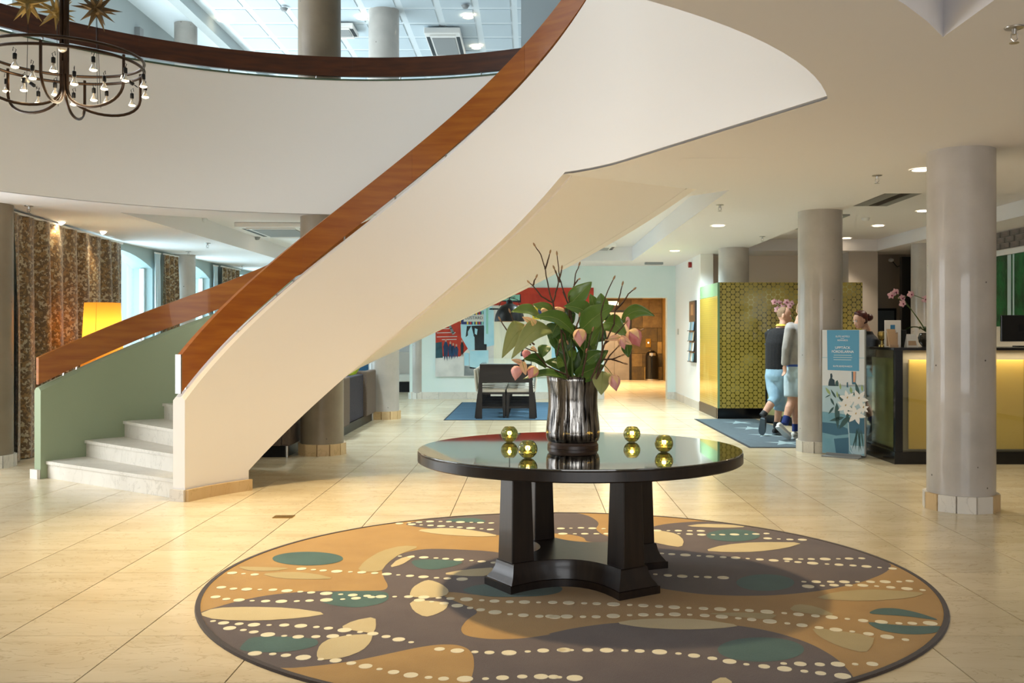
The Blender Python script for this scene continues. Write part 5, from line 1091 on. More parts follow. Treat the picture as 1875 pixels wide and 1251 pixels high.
# ================================================================== corridor wall: brochure rack, siren
rk = thing('brochure_rack', 'black framed wall rack holding rows of leaflets on the white corridor wall', 'brochure rack', (3.06, 18.6, .95))
box('back_board', 'dark_wood', rk, 3.035, 3.068, 18.30, 18.98, .86, 2.02)
mat('poster_brown', '#6e4426', .5); mat('poster_brown2', '#a5713f', .5); box('header_print', 'poster_brown', rk, 3.030, 3.035, 18.33, 18.95, 1.74, 1.99); box('header_figure', 'poster_brown2', rk, 3.0275, 3.030, 18.50, 18.72, 1.75, 1.95)
leafm = [mat('leaflet_%s' % n, c, .6) for n, c in (('blue', '#7fa8bd'), ('white', '#dfe5e6'), ('grey', '#98a3a5'), ('sand', '#c2b092'), ('teal', '#5f8f96'))]
for r in range(4):
    z = 1.46 - r * .195; box('shelf', 'black_metal', rk, 2.99, 3.035, 18.33, 18.95, z - .012, z)
    for k in range(4): MB().sweep([[(3.02 - .012, 18.35 + k * .15 + a, z + .002), (3.02 - .008, 18.35 + k * .15 + a, z + .002), (3.028, 18.35 + k * .15 + a, z + .16), (3.024, 18.35 + k * .15 + a, z + .16)] for a in (0, .13)]).build('leaflet', leafm[(r * 3 + k * 2) % 5], rk)
sr = thing('fire_alarm_siren', 'small red fire alarm siren high on the corridor wall', 'alarm', (3.05, 18.6, 2.7)); mat('alarm_red', '#8e1717', .4); MB().tube([(3.068, 18.85, 2.72), (3.0, 18.85, 2.72)], .055, 16).build('siren_body', 'alarm_red', sr, smooth=True); box('back_plate', 'white_enamel', sr, 3.06, 3.069, 18.78, 18.92, 2.63, 2.80)
ex = thing('exit_light', 'flat grey emergency light under the ceiling before the lobby opening', 'emergency light', (2.45, 20.0, 2.83)); box('housing', 'grey_enamel', ex, 2.30, 2.66, 19.92, 20.08, 2.805, HC)
# ================================================================== large painting
mat('art_red', '#c23a22', .55, col2='#a62b18', scale=4, bump=.4, bscale=14); mat('art_sky', '#9fd0e0', .55, col2='#b4dcE6', scale=3); mat('art_cream', '#e9e6cf', .6, col2='#dcdac6', scale=3, stretch=(4, 4, .5)); mat('art_white', '#dcdad4', .6, col2='#c6c5c0', scale=3); mat('art_black', '#14181c', .5, col2='#222a30', scale=6); mat('art_blue', '#23456b', .55, col2='#16304f', scale=6); mat('art_yellow', '#e0c23a', .55); mat('art_navy', '#28366f', .55); mat('art_mint', '#8fcab8', .55); mat('art_teal', '#2d5661', .55, col2='#1d3d47', scale=6); mat('art_grey', '#8d918f', .6, col2='#75797a', scale=5); mat('art_ink', '#26302f', .6); mat('art_skin', '#b98c78', .6)
ap = thing('collage_painting', 'large red, pale blue and black collage painting reading CUSTARD on the mint wall', 'painting', (-.4, YB, .5))
def pa_(x, y): q = P(x, y, YB - .05); return (q.x, q.z)
X0, X1 = pa_(797, 690)[0], pa_(1087, 690)[0]; Z0, Z1 = pa_(797, 690)[1], pa_(797, 527)[1]
box('canvas', 'art_white', ap, X0, X1, YB - .05, YB - .001, Z0, Z1)
def paint(ps, m, lay, name='painted_shape'):
    y1 = YB - .05 - .0009 * lay; MB().sweep([[(x, y1 + .0006, z) for x, z in map(lambda q: pa_(*q), ps)], [(x, y1, z) for x, z in map(lambda q: pa_(*q), ps)]]).build(name, m, ap)
def E_(x, y): return (780 + x / 4.814, 520 + y / 4.814)
def paintE(ps, m, lay, name='painted_shape'): paint([E_(*q) for q in ps], m, lay, name)
paint([(797,527),(1087,527),(1087,562),(797,600)], 'art_red', 1); paintE([(85,380),(300,300),(310,470),(375,490),(370,570),(300,640),(85,640)], 'art_red', 2); paint([(797,527),(910,527),(900,560),(797,600)], 'art_red', 2)
paintE([(85,520),(140,510),(150,655),(85,660)], 'art_teal', 3); paintE([(85,655),(335,640),(335,810),(85,810)], 'art_white', 4); paintE([(310,300),(520,190),(600,190),(600,540),(380,590),(310,470)], 'art_sky', 3); paintE([(338,612),(360,605),(380,612),(382,720),(338,720)], 'art_sky', 5)
paintE([(385,590),(550,585),(552,750),(385,745)], 'art_sky', 5); paintE([(340,722),(480,748),(480,810),(336,810)], 'art_grey', 5); paintE([(360,372),(510,365),(535,470),(535,585),(430,585),(428,470),(400,430),(350,470)], 'art_black', 5); paintE([(370,420),(400,370),(420,450),(400,560),(370,480)], 'art_sky', 6); paintE([(430,390),(455,400),(448,450),(430,440)], 'art_sky', 6)
paintE([(515,165),(560,160),(598,240),(600,540),(512,530)], 'art_sky', 6); paintE([(530,185),(548,185),(548,440),(530,440)], 'art_mint', 7); paint([(904,560),(1010,560),(1010,690),(904,690)], 'art_cream', 4); paintE([(555,190),(850,190),(850,330),(590,330),(565,215)], 'art_white', 5); paintE([(560,215),(700,215),(700,228),(560,228)], 'art_black', 6)
paintE([(590,150),(835,90),(838,165),(590,150)], 'art_black', 7); paintE([(600,148),(660,100),(828,95),(826,145)], 'art_mint', 8)
paintE([(305,280),(335,268),(508,240),(508,360),(312,356)], 'art_navy', 7)
for k in range(6): paintE([(360 + k * 26, 255 - k * 3), (374 + k * 26, 252 - k * 3), (374 + k * 26, 360), (360 + k * 26, 357)], ('art_yellow', 'art_red', 'art_mint')[k % 3], 8)
paintE([(282,295),(312,285),(305,345)], 'art_yellow', 8); paintE([(332,282),(508,268),(508,333),(332,333)], 'art_white', 9)
text_obj('CUSTARD', .088, face_mtx((*[pa_(*E_(421, 301))[0]], YB - .0605, pa_(*E_(421, 301))[1]), (1, 0, 0)), 'art_ink', ap); text_obj('phone', .10, face_mtx((pa_(*E_(735, 118))[0], YB - .0605, pa_(*E_(735, 118))[1]), (1, 0, 0)), 'art_ink', ap)
for (x, w_, h_, m) in ((175, 22, 170, 'art_blue'), (215, 18, 140, 'art_blue'), (240, 15, 120, 'art_blue'), (268, 17, 105, 'art_blue'), (318, 14, 130, 'art_black')):
    b = 680 - (175 - x if x < 175 else (x - 175) * .25); paintE([(x - w_ * .6, b), (x - w_, b - h_ * .75), (x - w_ * .4, b - h_), (x + w_ * .4, b - h_), (x + w_, b - h_ * .75), (x + w_ * .6, b), (x, b - h_ * .3)], m, 10, 'painted_figure'); paintE([(x - 7, b - h_), (x - 8, b - h_ - 16), (x, b - h_ - 24), (x + 8, b - h_ - 16), (x + 7, b - h_)], 'art_skin', 10, 'painted_figure')
for y, a, b in ((395, 100, 230), (430, 95, 260), (465, 95, 275), (490, 140, 270)): paintE([(a, y), (b, y - 4), (b, y + 2), (a, y + 5)], 'art_white', 9)
paintE([(185,345),(205,335),(255,440),(235,450)], 'art_grey', 9); paint([(1050,590),(1087,565),(1087,580),(1050,612)], 'art_white', 4); paint([(1010,590),(1087,600),(1087,690),(1010,690)], 'art_sky', 3); paint([(1018,605),(1040,600),(1044,660),(1020,665)], 'art_blue', 6); paint([(975,562),(1020,562),(1020,585),(975,585)], 'art_yellow', 6); paint([(985,565),(992,565),(992,583),(985,583)], 'art_navy', 7); paint([(1000,565),(1008,565),(1008,583),(1000,583)], 'art_navy', 7)
# ================================================================== dining group
mat('rug_blue', '#3f5f78', .95, col2='#54768d', scale=3, stretch=(.6, 6, 1), bump=.15, bscale=90); mat('rug_blue_edge', '#1c2630', .9)
dr = thing('blue_rug', 'streaked blue rug under the dining table', 'rug', (-.45, 17.9, 0)); box('pile', 'rug_blue', dr, -1.40, .62, 15.88, 19.95, .001, .008); box('rug_binding', 'rug_blue_edge', dr, -1.425, .645, 15.855, 19.975, .001, .006)
dt = thing('dining_table', 'long dark wooden dining table with splayed board legs on the blue rug', 'table', (-.43, 16.1, .0085))
DX = -.43; mat('table_brown', '#1b1310', .5); mat('table_glass_pale', '#9fb3b3', .05, spec=.8)
for y0 in (16.02, 19.3):
    MB().sweep([[(DX - .44, y0, .60), (DX + .44, y0, .60), (DX + .42, y0, .875), (DX - .42, y0, .875)], [(DX - .44, y0 + .06, .60), (DX + .44, y0 + .06, .60), (DX + .42, y0 + .06, .875), (DX - .42, y0 + .06, .875)]]).build('apron_board', 'table_brown', dt)
    for s in (-1, 1): MB().sweep([[(DX + s * .38, y0, .60), (DX + s * .44, y0, .60), (DX + s * .49, y0, .0085), (DX + s * .385, y0, .0085)], [(DX + s * .38, y0 + .07, .60), (DX + s * .44, y0 + .07, .60), (DX + s * .49, y0 + .07, .0085), (DX + s * .385, y0 + .07, .0085)]]).build('leg', 'table_brown', dt)
box('table_top', 'table_brown', dt, DX - .42, DX + .42, 16.0, 19.4, .876, .90); box('glass_sheet', 'table_glass_pale', dt, DX - .41, DX + .41, 16.02, 19.38, .901, .909)
mat('chair_white', '#d8d2c4', .6); mat('chair_dark', '#15100e', .4); mat('chair_chrome', '#b9bcbc', .25, .7)
def dchair(label):
    t = thing('dining_chair', label, 'chair', (0, 0, .0085), 'dark wooden dining chairs drawn up to the long table')
    MB().box((0, 0, .455), (.46, .45, .07)).build('seat', 'chair_white', t, world=False, bevel=.02); MB().sweep([[(-.255, -.21, .43), (-.225, -.21, .43), (-.265, -.21, .80), (-.295, -.21, .80)], [(-.255, .21, .43), (-.225, .21, .43), (-.265, .21, .80), (-.295, .21, .80)]]).build('backrest', 'chair_white', t, world=False, bevel=.012)
    MB().box((0, 0, .405), (.45, .44, .03)).build('seat_frame', 'chair_dark', t, world=False)
    for sx, sy in ((-1, -1), (-1, 1), (1, -1), (1, 1)):
        xb = sx * .205 - (.05 if sx < 0 else -.01); MB().sweep([[(xb - .02, sy * .195 - .02, 0), (xb + .02, sy * .195 - .02, 0), (xb + .02, sy * .195 + .02, 0), (xb - .02, sy * .195 + .02, 0)], [(sx * .205 - .025, sy * .195 - .024, .40), (sx * .205 + .025, sy * .195 - .024, .40), (sx * .205 + .025, sy * .195 + .024, .40), (sx * .205 - .025, sy * .195 + .024, .40)]]).build('leg', 'chair_dark', t, world=False)
    for sy in (-1, 1): MB().box((0, sy * .195, .17), (.40, .02, .03)).build('stretcher', 'chair_dark', t, world=False)
    return t
c0_ = dchair('white upholstered dining chair with dark legs on the left side of the long table'); k = 0
for sx in (-1, 1):
    for j in range(4):
        y = 16.42 + j * .78; lab = 'white dining chair, %s from the dark table end, on the %s side' % (['first', 'second', 'third', 'fourth'][j], 'slim column' if sx < 0 else 'lobby opening')
        loc = (DX + sx * .24, y, .0085); rz = 0 if sx < 0 else PI
        if k == 0: c0_.location = loc; c0_['label'] = lab
        else: copy_tree(c0_, loc, rz, lab)
        k += 1
pd = thing('pendant_lamp', 'black dome pendant lamp hanging over the dining table', 'pendant lamp', (-.41, 18.0, 1.60)); mat('pendant_gold', '#c9963f', .4)
MB().lathe([(.275, 1.62), (.272, 1.66), (.255, 1.75), (.215, 1.84), (.15, 1.91), (.07, 1.945), (.06, 1.95)], (-.41, 18.0, 0), 40, caps=False).build('shade', 'black_metal', pd, smooth=True, angle=60); MB().lathe([(.268, 1.621), (.265, 1.66), (.248, 1.745), (.208, 1.83), (.145, 1.90), (.065, 1.935)], (-.41, 18.0, 0), 40, caps=False).build('shade_lining', 'pendant_gold', pd, smooth=True, angle=60)
MB().lathe([(.06, 1.945), (.06, 2.0), (.03, 2.02), (.008, 2.03), (.006, HC + .28)], (-.41, 18.0, 0), 16).build('cap_and_cable', 'black_metal', pd, smooth=True); MB().ball((-.41, 18.0, 1.75), .045).build('bulb', 'lamp_white', pd, smooth=True)
MB().tube([(-.60, 18.0, 1.9), (-.56, 18.0, 2.02), (-.41, 18.0, 2.06), (-.26, 18.0, 2.02), (-.22, 18.0, 1.9)], .006, 6).build('bail', 'black_metal', pd, smooth=True)
# small things on the dining table
gl_ = thing('table_bottle', 'dark bottle with label standing on the dining table', 'bottle', (-.16, 16.9, .91)); MB().lathe([(.035, .911), (.036, 1.05), (.015, 1.12), (.013, 1.19)], (-.16, 16.9, 0), 16).build('glass', 'black_gloss', gl_, smooth=True); MB().lathe([(.0365, .95), (.0365, 1.01)], (-.16, 16.9, 0), 16, caps=False).build('label_band', 'chair_white', gl_, smooth=True)
# ================================================================== curtains
def curtain_mat():
    m = bpy.data.materials.new('curtain_brown'); m.use_nodes = True; nt = m.node_tree; b = nt.nodes['Principled BSDF']; L = nt.links.new; N = nt.nodes.new
    tc = N('ShaderNodeTexCoord'); mp = N('ShaderNodeMapping'); mp.inputs['Scale'].default_value = (30, 30, 34); L(tc.outputs['Object'], mp.inputs[0])
    v = N('ShaderNodeTexVoronoi'); v.distance = 'CHEBYCHEV'; v.inputs['Scale'].default_value = 1.0; L(mp.outputs[0], v.inputs['Vector'])
    n = N('ShaderNodeTexNoise'); n.inputs['Scale'].default_value = .6; L(mp.outputs[0], n.inputs['Vector'])
    ad = N('ShaderNodeMath'); ad.operation = 'ADD'; L(v.outputs['Color'], ad.inputs[0]); L(n.outputs[0], ad.inputs[1])
    r = N('ShaderNodeValToRGB'); r.color_ramp.interpolation = 'CONSTANT'; e = r.color_ramp.elements; e[0].position = 0; e[0].color = srgb('#86673a'); e[1].position = .62; e[1].color = srgb('#5f4727'); k = r.color_ramp.elements.new(.86); k.color = srgb('#a99a7c')
    sc_ = N('ShaderNodeMath'); sc_.operation = 'MULTIPLY'; sc_.inputs[1].default_value = .72; L(ad.outputs[0], sc_.inputs[0]); L(sc_.outputs[0], r.inputs[0]); L(r.outputs[0], b.inputs['Base Color'])
    b.inputs['Roughness'].default_value = .55; b.inputs['Sheen Weight'].default_value = .3; MATS['curtain_brown'] = m
curtain_mat()
def curtain(p0, p1, z0, z1, folds, amp, label, m='curtain_brown'):
    p0, p1 = Vector(p0), Vector(p1); d = p1 - p0; L = d.length; u = d.normalized(); nrm = Vector((u.y, -u.x)); nrm = nrm if nrm.x > 0 else -nrm
    t = thing('curtain', label, 'curtain', (p0.x, p0.y, z0), None); NU, NV = folds * 14, 14; v = []
    for j in range(NV + 1):
        s = j / NV; z = z0 + (z1 - z0) * s; heading = s > .955; a = amp * (1 - .55 * s ** 4)
        for i in range(NU + 1):
            q = i / NU; ph = 2*PI*folds*q + .8 * math.sin(5 * q + 1) + .25 * math.sin(3 * s + 9 * q); off = a * (math.sin(ph) * (.55 + .45 * math.sin(11 * q + 2) ** 2) + .3 * math.sin(2 * ph + 1.3) * (1 - s)) + (.012 * math.sin(ph * 3) if s > .93 else 0)
            c = p0 + u * (q * L + .02 * math.sin(4 * s + 6 * q)) + nrm * off; v.append((c.x, c.y, z))
    f = [(j*(NU+1)+i, j*(NU+1)+i+1, (j+1)*(NU+1)+i+1, (j+1)*(NU+1)+i) for j in range(NV) for i in range(NU)]
    o = MB().add(v, f).build('drape', m, t, smooth=True, angle=180)
    mb = MB(); a0, a1 = p0 + nrm * .0, p1 + nrm * .0; mb.tube([(a0.x, a0.y, z1 + .012), (a1.x, a1.y, z1 + .012)], .014, 8); mb.build('curtain_track', 'white_enamel', t)
    return t
mat('sheer', '#cfe3ea', .8, alpha=.75)
curtain((-5.60, 10.58), (-5.98, 14.35), .01, 2.70, 9, .085, 'long brown gold patterned curtain behind the floor lamp'); curtain((-5.98, 15.95), (-5.95, 16.55), .01, 2.68, 4, .07, 'gathered brown patterned curtain between window and slim grey column')
curtain((-5.96, 18.85), (-5.95, 20.05), .01, 2.68, 5, .07, 'brown patterned curtain past the slim grey column'); curtain((-5.96, 22.0), (-5.96, 23.0), .01, 2.68, 4, .07, 'most distant brown patterned curtain of the window wall')
curtain((-6.03, 15.72), (-6.02, 15.93), .01, 2.68, 3, .02, 'narrow pale sheer curtain beside the arched window', 'sheer'); curtain((-6.03, 18.62), (-6.02, 18.84), .01, 2.68, 3, .02, 'narrow pale sheer curtain past the slim grey column', 'sheer')
# ================================================================== floor lamp
fl = thing('floor_lamp', 'floor lamp with tall glowing amber shade in front of the brown curtain', 'lamp', (-5.22, 11.95, 0)); mat('lamp_shade_amber', '#e5a94c', .7, emit='#ffa52e', estr=.12)
def translucent(name, col):
    m = MATS[name]; nt = m.node_tree; b = nt.nodes['Principled BSDF']; o = nt.nodes['Material Output']; t = nt.nodes.new('ShaderNodeBsdfTranslucent'); t.inputs[0].default_value = srgb(col); x = nt.nodes.new('ShaderNodeMixShader'); x.inputs[0].default_value = .55
    nt.links.new(b.outputs[0], x.inputs[1]); nt.links.new(t.outputs[0], x.inputs[2]); nt.links.new(x.outputs[0], o.inputs[0])
translucent('lamp_shade_amber', '#f5ab45')
LX, LY = -5.22, 11.95
MB().lathe([(.255, .90), (.252, .905), (.205, 1.765), (.206, 1.77)], (LX, LY, 0), 40, caps=False).build('lamp_shade', 'lamp_shade_amber', fl, smooth=True); MB().lathe([(.16, 0), (.16, .02), (.03, .03), (.014, .05), (.012, 1.3)], (LX, LY, 0), 24).build('lamp_stand', 'black_metal', fl, smooth=True); MB().ball((LX, LY, 1.36), .06).build('bulb', 'lamp_white', fl, smooth=True)
MB().tube([(LX + .02, LY - .255, .905), (LX + .017, LY - .206, 1.765)], .0025, 5).build('shade_seam', 'pendant_gold', fl)
light('floor_lamp_light', 'POINT', (LX, LY, 1.42), (0, 0, 0), 15, (1, .80, .42), shadow_soft_size=.12)
# ================================================================== woven sofas under the stair
mat('woven_brown', '#5d5046', .9, col2='#6d5f53', scale=60, stretch=(1, 1, 3), bump=.25, bscale=70); mat('woven_dark', '#2c2a33', .9, col2='#3a3742', scale=50, bump=.2, bscale=70); mat('cushion_blue', '#1d4a6e', .85, col2='#27597f', scale=40, bump=.15, bscale=80); mat('cushion_lime', '#a9b92c', .8)
def sofa(x0, x1, y0, y1, label, h=.80):
    t = thing('woven_sofa', label, 'sofa', ((x0 + x1) / 2, (y0 + y1) / 2, 0))
    box('side_panel', 'woven_brown', t, x1 - .10, x1, y0, y0 + .62, .13, h, bevel=.02); box('side_panel', 'woven_brown', t, x1 - .10, x1, y1 - .85, y1, .13, h + .02, bevel=.02); box('back_panel', 'woven_dark', t, x1 - .17, x1 - .06, y0 + .60, y1 - .83, .13, h - .02, bevel=.015)
    box('end_panel', 'woven_brown', t, x0, x1 - .10, y0, y0 + .10, .13, h, bevel=.02); box('end_panel', 'woven_brown', t, x0, x1 - .10, y1 - .10, y1, .13, h, bevel=.02)
    for k in range(2): yy = y0 + .11 + k * (y1 - y0 - .22) / 2; box('seat_cushion', 'cushion_blue', t, x0, x1 - .18, yy + .005, yy + (y1 - y0 - .22) / 2 - .005, .14, .44, bevel=.03)
    box('plinth', 'black_metal', t, x0 + .05, x1 - .05, y0 + .05, y1 - .05, .0, .13)
    for y in (y0 + .06, y1 - .06): MB().tube([(x1 - .05, y, 0), (x1 - .05, y, .13)], .018, 10).build('foot', 'steel', t, smooth=True)
    return t
sofa(-3.35, -2.52, 13.0, 15.88, 'dark woven sofa with lime cushion beside the concrete column behind the stair'); sofa(-3.55, -2.72, 11.05, 12.75, 'brown woven sofa in the shadow under the stair foot')
cu = thing('lime_cushion', 'lime green cushion propped on the woven sofa', 'cushion', (-2.72, 15.0, .81)); MB().box((-2.80, 15.1, .95), (.36, .12, .34), .5, Matrix.Rotation(.6, 3, 'Y')).build('pillow', 'cushion_lime', cu, bevel=.05)
bs = thing('blue_high_back', 'tall dark blue upholstered seat back beyond the woven sofa', 'seat', (-3.0, 17.2, 0)); box('backrest', 'cushion_blue', bs, -3.6, -2.72, 16.9, 17.05, .35, 1.22, bevel=.04); box('seat', 'cushion_blue', bs, -3.6, -2.72, 17.06, 17.75, .25, .46, bevel=.04); box('plinth', 'black_metal', bs, -3.55, -2.78, 16.95, 17.7, 0, .25)
# far room glimpsed beyond the slim white column
fs = thing('low_bench', 'low pale bench with black base in the far room beyond the slim column', 'bench', (-3.2, 23.8, 0)); box('seat', 'chair_white', fs, -3.9, -2.65, 23.5, 24.1, .25, .42, bevel=.02); box('base', 'black_metal', fs, -3.85, -2.7, 23.55, 24.05, 0, .24); box('backrest', 'wall_greige', fs, -3.9, -2.65, 24.12, 24.24, .30, .95, bevel=.02)
# ================================================================== chandelier
CHX, CHY, CHZ, CHR = -3.33, 7.0, 3.36, .53
mat('bronze', '#33261d', .32, .75, col2='#46362a', scale=6); mat('bulb_glass', '#cfcac0', .08, .35, trans=.3); mat('bulb_lit', '#fff3da', .3, emit='#ffe0ad', estr=9)
ch = thing('ring_chandelier', 'large bronze double ring chandelier with looped arms and hanging reflector bulbs', 'chandelier', (CHX, CHY, CHZ - .35))
for dz in (0, -.055): MB().tube([(CHX + CHR * math.cos(a), CHY + CHR * math.sin(a), CHZ + dz) for a in [2*PI*k/72 for k in range(72)]], .011, 8, closed=True).build('ring', 'bronze', ch, smooth=True)
for k in range(4): a = PI/4 + PI/2*k; MB().tube([(CHX + .02 * math.cos(a), CHY + .02 * math.sin(a), CHZ - .12), (CHX + .02 * math.cos(a), CHY + .02 * math.sin(a), 6.7)], .014, 8).build('post_tube', 'bronze', ch, smooth=True)
NA = 6; ANG = [R(-20 + 60 * k) for k in range(NA)]
for a in ANG:
    pts_ = []
    for i in range(25):
        t = i / 24; r = .022 + (CHR - .022) * (.5 - .5 * math.cos(PI * min(max((t - .15) / .7, 0), 1))); z = CHZ - .03 - .34 * math.sin(PI * t) ** .8
        pts_.append((CHX + r * math.cos(a), CHY + r * math.sin(a), z))
    MB().tube(pts_, .0105, 8).build('loop_arm', 'bronze', ch, smooth=True)
MB().ball((CHX, CHY - .03, CHZ + .06), (.034, .034, .034)).build('bulb', 'bulb_glass', ch, smooth=True)
b0 = None
def hang_bulb(x, y, z, tilt=0.0):
    global b0
    loc = (x - CHX, y - CHY, z - (CHZ - .35))
    if b0 is None:
        s = MB().lathe([(.013, .055), (.016, .05), (.016, .012), (.013, .008)], (0, 0, 0), 14).build('bulb_socket', 'black_metal', ch, world=False, smooth=True); g = MB().lathe([(.009, .01), (.011, -.01), (.016, -.022), (.029, -.045), (.030, -.05)], (0, 0, 0), 16, caps=False).build('bulb_reflector', 'bulb_glass', s, world=False, smooth=True); e = MB().lathe([(.029, -.049), (.027, -.056), (.012, -.062), (.001, -.063)], (0, 0, 0), 16).build('bulb_face', 'bulb_lit', s, world=False, smooth=True)
        w_ = MB().tube([(0, 0, .055), (.01, 0, .085), (-.012, 0, .10), (-.016, 0, .07)], .003, 6).build('wire', 'black_metal', s, world=False, smooth=True); b0 = (s, g, e, w_); s.location = loc; o = s
    else:
        o = inst(b0[0], 'bulb_socket', loc, random.uniform(0, 6), ch)
        for nm, q in (('bulb_reflector', b0[1]), ('bulb_face', b0[2]), ('wire', b0[3])): inst(q, nm, (0, 0, 0), 0, o)
    o.rotation_euler = (tilt, 0, random.uniform(0, 6)); o.scale = (.85, .85, .85)
random.seed(11)
for k in range(14): a = 2*PI*k/14 + .1; hang_bulb(CHX + (CHR + .015) * math.cos(a), CHY + (CHR + .015) * math.sin(a), CHZ - .15 - .02 * (k % 3))
for k in range(6): a = ANG[k] + .5; hang_bulb(CHX + .27 * math.cos(a), CHY + .27 * math.sin(a), CHZ - .17 - .03 * (k % 2))
for k in range(2): a = 2.2 * k + .4; hang_bulb(CHX + .42 * math.cos(a), CHY + .42 * math.sin(a), CHZ - .12, 2.2)
light('chandelier_light', 'POINT', (CHX, CHY, CHZ - .25), (0, 0, 0), 14, (1.0, .80, .52), shadow_soft_size=.28)
vl = thing('void_floodlight', 'round floodlight hanging from the upper ceiling over the void', 'floodlight', (-1.95, 7.9, 6.6)); MB().lathe([(.12, 6.58), (.13, 6.59), (.13, 6.66), (.03, 6.68), (.03, UC + .04)], (-1.95, 7.9, 0), 24, caps=False).build('housing', 'grey_enamel', vl, smooth=True)
# paper stars
mat('star_gold', '#7d6734', .6, col2='#937c45', scale=8)
mat('star_brown', '#58462b', .6, col2='#6d5a3a', scale=8)
def star(c, r, label, m, seed, cord_to):
    rnd = random.Random(seed); t = thing('paper_star', label, 'star', c, 'folded paper stars above the chandelier'); c = Vector(c); n = 20; g = (1 + 5 ** .5) / 2; dirs = []
    for s1 in (-1, 1):
        for s2 in (-1, 1):
            dirs += [Vector((0, s1 / g, s2 * g)), Vector((s1 / g, s2 * g, 0)), Vector((s1 * g, 0, s2 / g))]
            for s3 in (-1, 1): dirs.append(Vector((s1, s2, s3)))
    rot = Matrix.Rotation(rnd.uniform(0, 3), 3, 'Z') @ Matrix.Rotation(rnd.uniform(0, 3), 3, 'X')
    MB().ball(c, r * .26, 12, 8).build('core', m, t)
    for d in dirs:
        d = (rot @ d).normalized(); u = d.orthogonal().normalized(); w_ = d.cross(u); L = r * rnd.uniform(.85, 1.05); bw = r * .125
        MB().add([c + d * r * .2 + u * bw, c + d * r * .2 + w_ * bw, c + d * r * .2 - u * bw, c + d * r * .2 - w_ * bw, c + d * L], [(0, 1, 4), (1, 2, 4), (2, 3, 4), (3, 0, 4), (3, 2, 1, 0)]).build('spike', m, t)
    MB().tube([c + Vector((0, 0, r * .2)), (c.x, c.y, 6.7)], .003, 5).build('cord', 'black_metal', t); MB().tube([c - Vector((0, 0, r * .2)), cord_to], .002, 5).build('flex', 'black_metal', t)
star(P(52, 5, 6.9), .17, 'golden paper star with long points, farthest from the wooden handrail', 'star_gold', 1, (CHX - .22, CHY - .1, CHZ - .34)); star(P(104, 21, 7.75), .175, 'golden brown paper star just behind the chandelier stem', 'star_gold', 2, (CHX - .14, CHY + .2, CHZ - .3)); star(P(177, 16, 7.0), .175, 'brown paper star hanging beside the chandelier stem', 'star_brown', 3, (CHX + .26, CHY, CHZ - .36))
star(P(175, -22, 7.6), .12, 'smaller golden paper star half hidden above the brown one', 'star_gold', 5, (CHX + .15, CHY + .2, CHZ - .3))
# ================================================================== ceiling fixtures
def downlight(x, y, z, label, r=.085, power=0, col=WARM2, spot=95):
    t = thing('downlight', label, 'downlight', (x, y, z), 'recessed round ceiling lights')
    MB().lathe([(r + .022, z - .006), (r + .020, z - .010), (r, z - .010), (r - .002, z - .002)], (x, y, 0), 28, caps=False).build('trim_ring', 'white_enamel', t, smooth=True); MB().lathe([(r, z - .004), (r, z - .0015)], (x, y, 0), 28).build('lens', 'lamp_white', t)
    if power: light('downlight_beam', 'SPOT', (x, y, z - .02), (0, 0, 0), power, col, spot_size=R(spot), spot_blend=.7, shadow_soft_size=.08)
def Gc(x, y, z): q = G(x, y, z); return q.x, q.y, z
downlight(*Gc(1688, 310, HC), 'round ceiling light beside the head of the large right column', power=110)
downlight(*Gc(1608, 413, HC + .2), 'round ceiling light in the recess over the reception desk', power=130); downlight(*Gc(1549, 436, HC + .2), 'round ceiling light just past the column by the poster', power=90); downlight(*Gc(1691, 386, HC + .2), 'round ceiling light in the reception recess half behind the large column', power=110)
downlight(-4.2, 16.2, HL + .26, 'round ceiling light beside the air unit in the left recess', power=40)
downlight(*Gc(409, 37, UC), 'round light in the upper panelled ceiling near the beam', power=0); downlight(*Gc(663, 33, UC), 'round light in the upper ceiling behind the grey upper column', power=0); downlight(*Gc(857, 31, UC), 'round light in the upper ceiling above the air unit', power=0); downlight(*Gc(872, 87, UC), 'round light in the upper ceiling just above the balcony rail', power=0)
def spotlet(x, y, z, label, power):
    t = thing('eyeball_spotlight', label, 'spotlight', (x, y, z)); MB().lathe([(.06, z - .001), (.058, z - .008), (.042, z - .010)], (x, y, 0), 20, caps=False).build('trim_ring', 'white_enamel', t, smooth=True); MB().tube([(x, y, z - .002), (x + .02, y - .0, z - .028)], .036, 16).build('lamp_head', 'lamp_white', t, smooth=True)
    light('spotlet_beam', 'SPOT', (x - .03, y, z - .05), (0, R(22), 0), power, WARM, spot_size=R(80), spot_blend=.8, shadow_soft_size=.05)
spotlet(*Gc(112, 405, HL), 'small swivel ceiling spot nearest the end column of the curtain', 16); spotlet(*Gc(188, 423, HL), 'small swivel ceiling spot above the floor lamp', 16)
def sprinkler(x, y, z, label):
    t = thing('sprinkler', label, 'sprinkler', (x, y, z), 'ceiling sprinklers'); MB().lathe([(.045, z - .001), (.043, z - .006), (.012, z - .010), (.010, z - .035)], (x, y, 0), 16).build('escutcheon', 'steel', t, smooth=True); MB().tube([(x - .014, y, z - .03), (x - .016, y, z - .055), (x, y, z - .07)], .003, 5).build('yoke_arm', 'steel', t); MB().tube([(x + .014, y, z - .03), (x + .016, y, z - .055), (x, y, z - .07)], .003, 5).build('yoke_arm', 'steel', t); MB().lathe([(.022, z - .073), (.022, z - .076)], (x, y, 0), 12).build('deflector', 'steel', t)
